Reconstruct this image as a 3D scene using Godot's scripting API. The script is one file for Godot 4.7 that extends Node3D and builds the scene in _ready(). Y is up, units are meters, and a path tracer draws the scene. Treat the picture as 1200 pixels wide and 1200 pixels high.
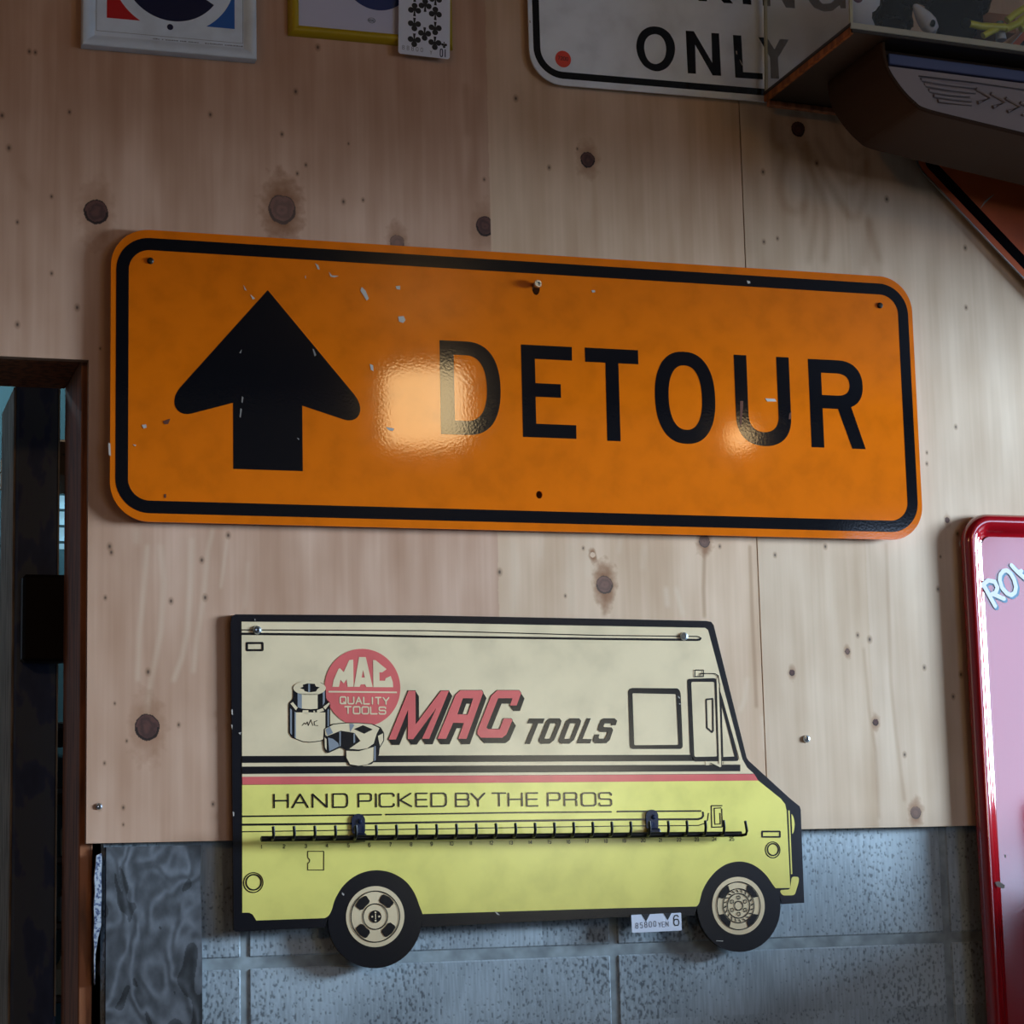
extends Node3D
# A plywood shop wall hung with old signs. Metres, y up; the plywood face is the plane z = 0 and the floor is y = 0.
# Flat lists of sign artwork are millimetres from the middle of each sign.

var M := {}                      # materials by name
var taken := {}                  # names in use at top level
var uv_box := Rect2(0, 0, 1, 1)  # what fill() maps to the 0..1 square of a texture
var tint := Color.WHITE          # vertex colour of what is being built


func _ready() -> void:
	camera_and_light()
	materials()
	room()
	back_wall()
	doorway()
	back_room()
	detour_sign()
	van_sign()
	parking_sign()
	diamond_sign()
	red_sign()
	white_tin_sign()
	yellow_tin_sign()
	cards()
	shelf_and_case()


func camera_and_light() -> void:
	var cam := Camera3D.new()
	cam.name = "camera"
	cam.position = Vector3(-0.7602, 1.4494, 2.2676)
	cam.rotation = Vector3(0.15433, -0.31290, -0.02393)
	cam.fov = 25.6176
	cam.near = 0.02
	cam.far = 60.0
	add_child(cam)
	cam.current = true
	var sky_mat := ProceduralSkyMaterial.new()
	sky_mat.sky_top_color = Color(0.62, 0.72, 0.86)
	sky_mat.sky_horizon_color = Color(0.80, 0.85, 0.92)
	sky_mat.ground_bottom_color = Color(0.30, 0.29, 0.27)
	sky_mat.ground_horizon_color = Color(0.55, 0.55, 0.55)
	var sky := Sky.new()
	sky.sky_material = sky_mat
	var env := Environment.new()
	env.background_mode = Environment.BG_SKY
	env.sky = sky
	env.background_energy_multiplier = 1.0
	env.tonemap_mode = Environment.TONE_MAPPER_LINEAR
	env.tonemap_exposure = 1.0
	env.sdfgi_enabled = true
	env.ssao_enabled = true
	env.ssil_enabled = true
	var we := WorldEnvironment.new()
	we.name = "world"
	we.environment = env
	add_child(we)
	# unseen windows, out of view: main daylight, red sign reflection, van board glow
	area("unseen_side_daylight", Vector3(4.97, 2.17, 1.95), Vector3(-1, -0.03, -0.38), Vector2(1.3, 1.15), Color(0.80, 0.905, 1.0), 72.0)
	area("unseen_front_daylight", Vector3(3.6, 1.95, 4.97), Vector3(-0.3, 0, -1), Vector2(1.4, 1.3), Color(0.74, 0.84, 1.0), 2.8)
	area("unseen_small_daylight", Vector3(1.71, 1.69, 4.97), Vector3(-0.2, 0, -1), Vector2(0.55, 0.28), Color(1.0, 0.97, 0.85), 0.48)


func area(called: String, at: Vector3, towards: Vector3, size: Vector2, col: Color, energy: float) -> void:
	var l := AreaLight3D.new()
	l.name = called
	l.transform = Transform3D(Basis.looking_at(towards, Vector3.UP), at)
	l.area_size = size
	l.area_normalize_energy = true
	l.light_color = col
	l.light_energy = energy
	l.area_range = 12.0
	l.area_attenuation = 2.0
	l.shadow_enabled = true
	add_child(l)


# ------------------------------------------------------------------ nodes
func numbered(called: String) -> String:
	if not taken.has(called):
		taken[called] = 0
		return called
	taken[called] += 1
	return "%s_%03d" % [called, taken[called]]


func thing(called: String, label: String, category: String, at := Vector3.ZERO, turn := 0.0, group := "") -> Node3D:
	var o := Node3D.new()
	o.name = numbered(called)
	o.position = at
	o.rotation.z = turn
	add_child(o)
	o.set_meta("label", label)
	o.set_meta("category", category)
	if group != "":
		o.set_meta("group", group)
	return o


func structure(called: String, label: String) -> Node3D:
	var o := Node3D.new()
	o.name = called
	add_child(o)
	o.set_meta("kind", "structure")
	o.set_meta("label", label)
	o.set_meta("category", "wall" if called.begins_with("wall") else called.split("_")[0])
	return o


func begin() -> SurfaceTool:
	var st := SurfaceTool.new()
	st.begin(Mesh.PRIMITIVE_TRIANGLES)
	return st


func part(called: String, st: SurfaceTool, mat: Material, parent: Node, label := "") -> MeshInstance3D:
	var mi := MeshInstance3D.new()
	mi.name = called
	mi.mesh = st.commit()
	mi.material_override = mat
	mi.cast_shadow = GeometryInstance3D.SHADOW_CASTING_SETTING_ON
	parent.add_child(mi, true)
	if label != "":
		mi.set_meta("label", label)
	return mi


# ------------------------------------------------------------------ shapes
func mm(a: Array) -> PackedVector2Array:        # flat millimetres to points in metres
	var out := PackedVector2Array()
	for i in range(0, a.size(), 2):
		out.append(Vector2(a[i], a[i + 1]) * 0.001)
	return out


func flat(a: Array) -> PackedVector2Array:      # flat metres to points
	var out := PackedVector2Array()
	for i in range(0, a.size(), 2):
		out.append(Vector2(a[i], a[i + 1]))
	return out


func vert(st: SurfaceTool, p: Vector3, n: Vector3, uv := Vector2.ZERO) -> void:
	st.set_normal(n)
	st.set_color(tint)
	st.set_uv(uv)
	st.add_vertex(p)


func tri(st: SurfaceTool, a: Vector3, b: Vector3, c: Vector3, n := Vector3.ZERO) -> void:
	# counter-clockwise corners in, clockwise triangle out
	if n == Vector3.ZERO:
		n = (b - a).cross(c - a).normalized()
	vert(st, a, n, uv_of(a))
	vert(st, c, n, uv_of(c))
	vert(st, b, n, uv_of(b))


func uv_of(p: Vector3) -> Vector2:
	return Vector2((p.x - uv_box.position.x) / uv_box.size.x, 1.0 - (p.y - uv_box.position.y) / uv_box.size.y)


func quad(st: SurfaceTool, a: Vector3, b: Vector3, c: Vector3, d: Vector3) -> void:
	tri(st, a, b, c)
	tri(st, a, c, d)


func fill(st: SurfaceTool, contours: Array, z: float, back := false) -> void:
	# even-odd filling of closed contours at height z: level bands cut into trapezoids
	var ys := []
	for c in contours:
		for p in c:
			ys.append(snappedf(p.y, 1e-6))
	ys.sort()
	var n := Vector3(0, 0, -1 if back else 1)
	for k in ys.size() - 1:
		var y0: float = ys[k]
		var y1: float = ys[k + 1]
		if y1 - y0 < 1.5e-6:
			continue
		var ym := (y0 + y1) * 0.5
		var hits := []
		for c in contours:
			var m: int = c.size()
			for i in m:
				var a: Vector2 = c[i]
				var b: Vector2 = c[(i + 1) % m]
				if (a.y < ym) != (b.y < ym):
					var s := (b.x - a.x) / (b.y - a.y)
					hits.append([a.x + (ym - a.y) * s, a.x + (y0 - a.y) * s, a.x + (y1 - a.y) * s])
		hits.sort_custom(func(p, q): return p[0] < q[0])
		for i in range(0, hits.size() - 1, 2):
			var a := Vector3(hits[i][1], y0, z)
			var b := Vector3(hits[i + 1][1], y0, z)
			var c := Vector3(hits[i + 1][2], y1, z)
			var d := Vector3(hits[i][2], y1, z)
			if back:
				tri(st, a, c, b, n)
				tri(st, a, d, c, n)
			else:
				tri(st, a, b, c, n)
				tri(st, a, c, d, n)


func area_of(c: PackedVector2Array) -> float:
	var s := 0.0
	for i in c.size():
		s += c[i].cross(c[(i + 1) % c.size()])
	return s * 0.5


func side(st: SurfaceTool, contour: PackedVector2Array, z0: float, z1: float, inward := false) -> void:
	var c := contour.duplicate()
	if (area_of(c) < 0.0) != inward:
		c.reverse()
	for i in c.size():
		var a: Vector2 = c[i]
		var b: Vector2 = c[(i + 1) % c.size()]
		quad(st, Vector3(a.x, a.y, z0), Vector3(b.x, b.y, z0), Vector3(b.x, b.y, z1), Vector3(a.x, a.y, z1))


func plate(st: SurfaceTool, outline: PackedVector2Array, z0: float, z1: float, holes := []) -> void:
	var all := [outline]
	all.append_array(holes)
	fill(st, all, z1)
	fill(st, all, z0, true)
	side(st, outline, z0, z1)
	for h in holes:
		side(st, h, z0, z1, true)


func ellipse(c: Vector2, rx: float, ry: float, n := 48, from := 0.0) -> PackedVector2Array:
	var out := PackedVector2Array()
	for i in n:
		var t := TAU * i / n + from
		out.append(c + Vector2(cos(t) * rx, sin(t) * ry))
	return out


func super_ellipse(c: Vector2, rx: float, ry: float, e: float, n := 56) -> PackedVector2Array:
	var out := PackedVector2Array()
	for i in n:
		var t := TAU * i / n
		out.append(c + Vector2(signf(cos(t)) * pow(absf(cos(t)), e) * rx, signf(sin(t)) * pow(absf(sin(t)), e) * ry))
	return out


func rounded(pts: PackedVector2Array, r: float, steps := 6) -> PackedVector2Array:
	# the polygon with every corner rounded off
	var out := PackedVector2Array()
	var n := pts.size()
	for i in n:
		var p := pts[i]
		var a := pts[(i + n - 1) % n] - p
		var b := pts[(i + 1) % n] - p
		var cut := minf(r, minf(a.length(), b.length()) * 0.48)
		var pa := p + a.normalized() * cut
		var pb := p + b.normalized() * cut
		for k in steps + 1:
			var t := float(k) / steps
			out.append(pa.lerp(p, t).lerp(p.lerp(pb, t), t))
	return out


func round_box(x0: float, y0: float, x1: float, y1: float, r: float, n := 8) -> PackedVector2Array:
	var out := PackedVector2Array()
	var cs := [Vector2(x1 - r, y1 - r), Vector2(x0 + r, y1 - r), Vector2(x0 + r, y0 + r), Vector2(x1 - r, y0 + r)]
	for q in 4:
		for k in n + 1:
			var t := PI * 0.5 * (q + float(k) / n)
			out.append(cs[q] + Vector2(cos(t), sin(t)) * r)
	return out


func rect(x0: float, y0: float, x1: float, y1: float) -> PackedVector2Array:
	return PackedVector2Array([Vector2(x0, y0), Vector2(x1, y0), Vector2(x1, y1), Vector2(x0, y1)])


func curve(a: Vector2, b: Vector2, c: Vector2, d: Vector2, n := 10) -> PackedVector2Array:
	var out := PackedVector2Array()
	for i in n + 1:
		out.append(a.bezier_interpolate(b, c, d, float(i) / n))
	return out


func outline_of(pts: PackedVector2Array, w: float, closed := false, round_ends := true) -> Array:
	# the contours of an inked line of width w, worked out in millimetres
	var p := PackedVector2Array()
	for q in pts:
		p.append(q * 1000.0)
	var ends := Geometry2D.END_JOINED if closed else (Geometry2D.END_ROUND if round_ends else Geometry2D.END_BUTT)
	var out := []
	for c in Geometry2D.offset_polyline(p, w * 500.0, Geometry2D.JOIN_ROUND, ends):
		var m := PackedVector2Array()
		var last := Vector2(1e9, 1e9)
		for q in c:
			if q.distance_to(last) > 0.06:
				m.append(q * 0.001)
				last = q
		if m.size() > 2:
			out.append(m)
	return out


func stroke(st: SurfaceTool, pts: PackedVector2Array, w: float, z: float, closed := false, round_ends := true) -> void:
	fill(st, outline_of(pts, w, closed, round_ends), z)


func union_fill(st: SurfaceTool, contours: Array, z: float) -> void:
	# overlapping contours filled as one: counter-clockwise ones add, clockwise ones cut
	if contours.size() == 1:
		fill(st, contours, z)
		return
	var segs := []
	var ys := []
	for c in contours:
		for i in c.size():
			segs.append([c[i], c[(i + 1) % c.size()]])
			ys.append(snappedf(c[i].y, 1e-6))
	for i in segs.size():
		for j in range(i + 1, segs.size()):
			var a: Array = segs[i]
			var b: Array = segs[j]
			if maxf(a[0].y, a[1].y) < minf(b[0].y, b[1].y) or maxf(b[0].y, b[1].y) < minf(a[0].y, a[1].y) or maxf(a[0].x, a[1].x) < minf(b[0].x, b[1].x) or maxf(b[0].x, b[1].x) < minf(a[0].x, a[1].x):
				continue
			var hit = Geometry2D.segment_intersects_segment(a[0] * 1000.0, a[1] * 1000.0, b[0] * 1000.0, b[1] * 1000.0)
			if hit != null:
				ys.append(snappedf(hit.y * 0.001, 1e-6))
	ys.sort()
	for k in ys.size() - 1:
		var y0: float = ys[k]
		var y1: float = ys[k + 1]
		if y1 - y0 < 1.5e-6:
			continue
		var ym := (y0 + y1) * 0.5
		var hits := []
		for s in segs:
			if (s[0].y < ym) != (s[1].y < ym):
				var g: float = (s[1].x - s[0].x) / (s[1].y - s[0].y)
				hits.append([s[0].x + (ym - s[0].y) * g, s[0].x + (y0 - s[0].y) * g, s[0].x + (y1 - s[0].y) * g, 1 if s[1].y < s[0].y else -1])
		hits.sort_custom(func(p, q): return p[0] < q[0])
		var wind := 0
		var from := []
		for h in hits:
			var before := wind
			wind += h[3]
			if before <= 0 and wind > 0:
				from = h
			elif before > 0 and wind <= 0:
				var n := Vector3.BACK
				tri(st, Vector3(from[1], y0, z), Vector3(h[1], y0, z), Vector3(h[2], y1, z), n)
				tri(st, Vector3(from[1], y0, z), Vector3(h[2], y1, z), Vector3(from[2], y1, z), n)


func spline(p: PackedVector2Array, n := 4) -> PackedVector2Array:
	# a smooth open line through the points
	var out := PackedVector2Array()
	for i in p.size() - 1:
		for k in n:
			out.append(p[i].cubic_interpolate(p[i + 1], p[maxi(i - 1, 0)], p[mini(i + 2, p.size() - 1)], float(k) / n))
	out.append(p[p.size() - 1])
	return out


func pieces(called: String, shapes: Array, z: float, m: Material, parent: Node, label := "") -> void:
	# each shape a flat part of its own
	for q in shapes:
		var st := begin()
		fill(st, [q], z)
		part(called, st, m, parent, label)


func inked(called: String, lines: Array, z: float, m: Material, parent: Node, label := "") -> void:
	# each line [points, width, closed] a part of its own
	for q in lines:
		var st := begin()
		stroke(st, q[0], q[1], z, q.size() > 2 and q[2])
		part(called, st, m, parent, label)


func v3(p: Vector2, z: float) -> Vector3:
	return Vector3(p.x, p.y, z)


func disc(st: SurfaceTool, c: Vector2, r: float, z: float, n := 24) -> void:
	for i in n:
		var a := TAU * i / n
		var b := TAU * (i + 1) / n
		tri(st, v3(c, z), v3(c + Vector2(cos(a), sin(a)) * r, z), v3(c + Vector2(cos(b), sin(b)) * r, z), Vector3.BACK)


func ring(st: SurfaceTool, c: Vector2, r: float, w: float, z: float, squash := 1.0) -> void:
	fill(st, [ellipse(c, r + w * 0.5, (r + w * 0.5) * squash), ellipse(c, r - w * 0.5, (r - w * 0.5) * squash)], z)


func box(st: SurfaceTool, lo: Vector3, hi: Vector3, bevel := 0.0) -> void:
	# a box with chamfered edges
	var b := minf(bevel, minf(hi.x - lo.x, minf(hi.y - lo.y, hi.z - lo.z)) * 0.45)
	var f := func(x: int, y: int, z: int, ax: int) -> Vector3:
		var p := Vector3(lo.x if x == 0 else hi.x, lo.y if y == 0 else hi.y, lo.z if z == 0 else hi.z)
		if ax != 0: p.x += b if x == 0 else -b
		if ax != 1: p.y += b if y == 0 else -b
		if ax != 2: p.z += b if z == 0 else -b
		return p
	var mid := (lo + hi) * 0.5
	for ax in 3:
		for s in 2:
			var k := []
			for q in [[0, 0], [1, 0], [1, 1], [0, 1]]:
				var i := [0, 0, 0]
				i[ax] = s
				i[(ax + 1) % 3] = q[0]
				i[(ax + 2) % 3] = q[1]
				k.append(f.call(i[0], i[1], i[2], ax))
			out_quad(st, k, mid)
	if b <= 0.0:
		return
	for ax in 3:      # edges along ax
		var u := (ax + 1) % 3
		var w := (ax + 2) % 3
		for q in [[0, 0], [1, 0], [1, 1], [0, 1]]:
			var i0 := [0, 0, 0]
			i0[u] = q[0]
			i0[w] = q[1]
			var i1 := i0.duplicate()
			i1[ax] = 1
			out_quad(st, [f.call(i0[0], i0[1], i0[2], u), f.call(i1[0], i1[1], i1[2], u), f.call(i1[0], i1[1], i1[2], w), f.call(i0[0], i0[1], i0[2], w)], mid)
	for x in 2:
		for y in 2:
			for z in 2:
				var a: Vector3 = f.call(x, y, z, 0)
				var c: Vector3 = f.call(x, y, z, 1)
				var d: Vector3 = f.call(x, y, z, 2)
				if (c - a).cross(d - a).dot(a - mid) < 0.0:
					tri(st, a, d, c)
				else:
					tri(st, a, c, d)


func out_quad(st: SurfaceTool, k: Array, mid: Vector3) -> void:
	if (k[1] - k[0]).cross(k[2] - k[0]).dot(k[0] - mid) < 0.0:
		k.reverse()
	quad(st, k[0], k[1], k[2], k[3])


func lathe(st: SurfaceTool, profile: Array, at: Vector3, axis := Vector3.BACK, n := 24) -> void:
	# profile: pairs of (radius, height along the axis), turned round the axis with smooth normals
	var u := axis.cross(Vector3.RIGHT if absf(axis.x) < 0.8 else Vector3.UP).normalized()
	var w := axis.cross(u).normalized()
	for k in profile.size() - 1:
		var p: Vector2 = profile[k]
		var q: Vector2 = profile[k + 1]
		var nn := Vector2(q.y - p.y, -(q.x - p.x)).normalized()
		for i in n:
			var a := TAU * i / n
			var b := TAU * (i + 1) / n
			var da := u * cos(a) + w * sin(a)
			var db := u * cos(b) + w * sin(b)
			var na := da * nn.x + axis * nn.y
			var nb := db * nn.x + axis * nn.y
			var c := [at + da * p.x + axis * p.y, at + db * p.x + axis * p.y, at + db * q.x + axis * q.y, at + da * q.x + axis * q.y]
			vert(st, c[0], na); vert(st, c[2], nb); vert(st, c[1], nb)
			vert(st, c[0], na); vert(st, c[3], na); vert(st, c[2], nb)


func tube(st: SurfaceTool, path: Array, r: float, n := 10) -> void:
	# a round bar along the points, closed at both ends
	var rings := []
	for i in path.size():
		var d: Vector3 = (path[mini(i + 1, path.size() - 1)] - path[maxi(i - 1, 0)]).normalized()
		var u := d.cross(Vector3.UP if absf(d.y) < 0.9 else Vector3.RIGHT).normalized()
		var w := d.cross(u)
		var one := []
		for k in n:
			one.append([path[i], u * cos(TAU * k / n) + w * sin(TAU * k / n)])
		rings.append(one)
	for i in rings.size() - 1:
		for k in n:
			var a: Array = rings[i][k]
			var b: Array = rings[i][(k + 1) % n]
			var c: Array = rings[i + 1][(k + 1) % n]
			var d: Array = rings[i + 1][k]
			vert(st, a[0] + a[1] * r, a[1]); vert(st, c[0] + c[1] * r, c[1]); vert(st, b[0] + b[1] * r, b[1])
			vert(st, a[0] + a[1] * r, a[1]); vert(st, d[0] + d[1] * r, d[1]); vert(st, c[0] + c[1] * r, c[1])
	for e in [0, rings.size() - 1]:
		var way: Vector3 = (path[e] - path[1 if e == 0 else e - 1]).normalized()
		for k in n:
			var a: Array = rings[e][k]
			var b: Array = rings[e][(k + 1) % n]
			if e > 0:
				var swap := a
				a = b
				b = swap
			vert(st, path[e] + way * r * 0.4, way); vert(st, a[0] + a[1] * r, way); vert(st, b[0] + b[1] * r, way)


func sweep(st: SurfaceTool, outline: PackedVector2Array, profile: Array) -> void:
	# profile of (inset from the outline, z) carried round a closed counter-clockwise outline, smooth normals
	var n := outline.size()
	var sharp := n <= 8      # few corners: each side keeps its own normal
	var inn := []
	var edge := []
	for i in n:
		var e := (outline[(i + 1) % n] - outline[i]).normalized()
		edge.append(Vector2(-e.y, e.x))
	for i in n:
		var m: Vector2 = (edge[i] + edge[(i + n - 1) % n]).normalized()
		inn.append(m / maxf(m.dot(edge[i]), 0.3))
	var pn := []
	for k in profile.size():
		var d: Vector2 = (profile[mini(k + 1, profile.size() - 1)] - profile[maxi(k - 1, 0)]).normalized()
		pn.append(Vector2(-d.y, d.x))
	for k in profile.size() - 1:
		for i in n:
			var j := (i + 1) % n
			var q := []
			for e in [[i, k], [j, k], [j, k + 1], [i, k + 1]]:
				var at: Vector2 = outline[e[0]] + inn[e[0]] * profile[e[1]].x
				var nd: Vector2 = edge[i] if sharp else inn[e[0]].normalized()
				var nn := Vector3(nd.x * pn[e[1]].x, nd.y * pn[e[1]].x, pn[e[1]].y)
				q.append([Vector3(at.x, at.y, profile[e[1]].y), nn])
			for t in [0, 2, 1, 0, 3, 2]:
				vert(st, q[t][0], q[t][1])


func blob(st: SurfaceTool, c: Vector3, r: Vector3, rough: float, seed_: int, n := 14) -> void:
	var noise := FastNoiseLite.new()
	noise.seed = seed_
	noise.frequency = 0.9
	var at := func(i: int, j: int) -> Vector3:
		var a := PI * i / n
		var b := TAU * j / (2 * n)
		var d := Vector3(sin(a) * cos(b), cos(a), sin(a) * sin(b))
		return c + d * r * (1.0 + rough * noise.get_noise_3dv(d * 2.0))
	for i in n:
		for j in 2 * n:
			var p: Vector3 = at.call(i, j)
			var q: Vector3 = at.call(i, j + 1)
			var s: Vector3 = at.call(i + 1, j + 1)
			var t: Vector3 = at.call(i + 1, j)
			for v in [p, q, s, p, s, t]:
				vert(st, v, ((v - c) / (r * r)).normalized())


# ------------------------------------------------------------------ letters drawn with a pen
func glyph(ch: String) -> Array:
	# pen strokes in a unit box, y up
	match ch:
		"A": return [[0, 0, 0.5, 1, 1, 0], [0.2, 0.36, 0.8, 0.36]]
		"B": return [[0, 0, 0, 1, 0.85, 1, 0.97, 0.9, 0.97, 0.62, 0.85, 0.52, 0, 0.52], [0.85, 0.52, 1, 0.4, 1, 0.1, 0.88, 0, 0, 0]]
		"C": return [[1, 0.78, 1, 0.9, 0.88, 1, 0.12, 1, 0, 0.88, 0, 0.12, 0.12, 0, 0.88, 0, 1, 0.1, 1, 0.22]]
		"D": return [[0, 0, 0, 1, 0.82, 1, 0.96, 0.9, 1, 0.7, 1, 0.3, 0.96, 0.1, 0.82, 0, 0, 0]]
		"E": return [[1, 1, 0, 1, 0, 0, 1, 0], [0, 0.52, 0.94, 0.52]]
		"G": return [[1, 0.8, 0.85, 1, 0.15, 1, 0, 0.85, 0, 0.15, 0.15, 0, 0.85, 0, 1, 0.15, 1, 0.45, 0.55, 0.45]]
		"H": return [[0, 0, 0, 1], [1, 0, 1, 1], [0, 0.52, 1, 0.52]]
		"I": return [[0.5, 0, 0.5, 1]]
		"K": return [[0, 0, 0, 1], [0.95, 1, 0.12, 0.5, 1, 0], [0, 0.5, 0.12, 0.5]]
		"L": return [[0, 1, 0, 0, 1, 0]]
		"M": return [[0, 0, 0, 1, 0.5, 0.3, 1, 1, 1, 0]]
		"N": return [[0, 0, 0, 1, 1, 0, 1, 1]]
		"O": return [[0.14, 0, 0.86, 0, 1, 0.12, 1, 0.88, 0.86, 1, 0.14, 1, 0, 0.88, 0, 0.12, 0.14, 0]]
		"P": return [[0, 0, 0, 1, 0.88, 1, 1, 0.9, 1, 0.55, 0.88, 0.45, 0, 0.45]]
		"Q": return [[0.14, 0, 0.86, 0, 1, 0.12, 1, 0.88, 0.86, 1, 0.14, 1, 0, 0.88, 0, 0.12, 0.14, 0], [0.62, 0.25, 1, -0.03]]
		"R": return [[0, 0, 0, 1, 0.88, 1, 1, 0.9, 1, 0.58, 0.88, 0.48, 0, 0.48], [0.88, 0.48, 0.98, 0.38, 1, 0]]
		"S": return [[1, 0.8, 1, 0.9, 0.88, 1, 0.12, 1, 0, 0.9, 0, 0.62, 0.12, 0.52, 0.88, 0.5, 1, 0.4, 1, 0.1, 0.88, 0, 0.12, 0, 0, 0.1, 0, 0.2]]
		"T": return [[0, 1, 1, 1], [0.5, 1, 0.5, 0]]
		"U": return [[0, 1, 0, 0.14, 0.14, 0, 0.86, 0, 1, 0.14, 1, 1]]
		"W": return [[0, 1, 0.25, 0, 0.5, 0.8, 0.75, 0, 1, 1]]
		"Y": return [[0, 1, 0.5, 0.46, 1, 1], [0.5, 0.46, 0.5, 0]]
		"0": return [[0.2, 0, 0.8, 0, 1, 0.2, 1, 0.8, 0.8, 1, 0.2, 1, 0, 0.8, 0, 0.2, 0.2, 0]]
		"1": return [[0.15, 0.78, 0.5, 1, 0.5, 0]]
		"2": return [[0, 0.8, 0.2, 1, 0.8, 1, 1, 0.8, 1, 0.6, 0, 0, 1, 0]]
		"3": return [[0, 0.88, 0.25, 1, 0.85, 1, 1, 0.85, 1, 0.65, 0.8, 0.52, 0.4, 0.52], [0.8, 0.52, 1, 0.38, 1, 0.15, 0.85, 0, 0.2, 0, 0, 0.12]]
		"4": return [[0.75, 0, 0.75, 1, 0, 0.3, 1, 0.3]]
		"5": return [[1, 1, 0.1, 1, 0.05, 0.55, 0.75, 0.6, 1, 0.42, 1, 0.15, 0.8, 0, 0.2, 0, 0, 0.12]]
		"6": return [[0.95, 0.85, 0.75, 1, 0.25, 1, 0, 0.75, 0, 0.2, 0.2, 0, 0.8, 0, 1, 0.2, 1, 0.42, 0.8, 0.6, 0.2, 0.6, 0, 0.4]]
		"7": return [[0, 1, 1, 1, 0.35, 0]]
		"8": return [[0.25, 0.53, 0.02, 0.7, 0.02, 0.85, 0.2, 1, 0.8, 1, 0.98, 0.85, 0.98, 0.7, 0.75, 0.53, 0.25, 0.53, 0, 0.35, 0, 0.15, 0.2, 0, 0.8, 0, 1, 0.15, 1, 0.35, 0.75, 0.53]]
		"9": return [[0.05, 0.15, 0.25, 0, 0.75, 0, 1, 0.25, 1, 0.8, 0.8, 1, 0.2, 1, 0, 0.8, 0, 0.58, 0.2, 0.4, 0.8, 0.4, 1, 0.6]]
	return []


func letter(st: SurfaceTool, ch: String, x0: float, y0: float, w: float, h: float, pen: float, z: float, lean := 0.0, rise := 0.0) -> void:
	var all := []
	for s in glyph(ch):
		var p := PackedVector2Array()
		for i in range(0, s.size(), 2):
			p.append(Vector2(x0 + s[i] * w + s[i + 1] * h * lean, y0 + s[i + 1] * h + s[i] * w * rise))
		var closed := p.size() > 3 and p[0].distance_to(p[p.size() - 1]) < 1e-6
		if closed:
			p.remove_at(p.size() - 1)
		all.append_array(outline_of(p, pen, closed))
	union_fill(st, all, z)


func write(st: SurfaceTool, text: String, x0: float, y0: float, w: float, h: float, gap: float, pen: float, z: float, rise := 0.0) -> void:
	var x := x0
	for ch in text:
		var cw := w * (0.35 if ch == "1" or ch == "I" else 1.0)
		letter(st, ch, x, y0 + (x - x0) * rise, cw, h, pen, z, 0.0, rise)
		x += cw + gap


# ------------------------------------------------------------------ materials
func mat(called: String, col: Color, rough: float, metal := 0.0) -> StandardMaterial3D:
	var m := StandardMaterial3D.new()
	m.resource_name = called
	m.albedo_color = col
	m.roughness = rough
	m.metallic = metal
	m.vertex_color_use_as_albedo = false
	M[called] = m
	return m


func noise_tex(freq: float, kind: int, octaves: int, seed_: int, ramp := [], size := 512) -> NoiseTexture2D:
	var n := FastNoiseLite.new()
	n.noise_type = kind
	n.frequency = freq
	n.seed = seed_
	n.fractal_octaves = octaves
	var t := NoiseTexture2D.new()
	t.width = size
	t.height = size
	t.seamless = true
	t.noise = n
	if ramp.size():
		var g := Gradient.new()
		g.offsets = PackedFloat32Array(ramp[0])
		g.colors = PackedColorArray(ramp[1])
		t.color_ramp = g
	return t


func triplanar(m: StandardMaterial3D, scale_: Vector3) -> void:
	m.uv1_triplanar = true
	m.uv1_world_triplanar = true
	m.uv1_scale = scale_


func grey(v: float) -> Color:
	return Color(v, v, v)


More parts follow.
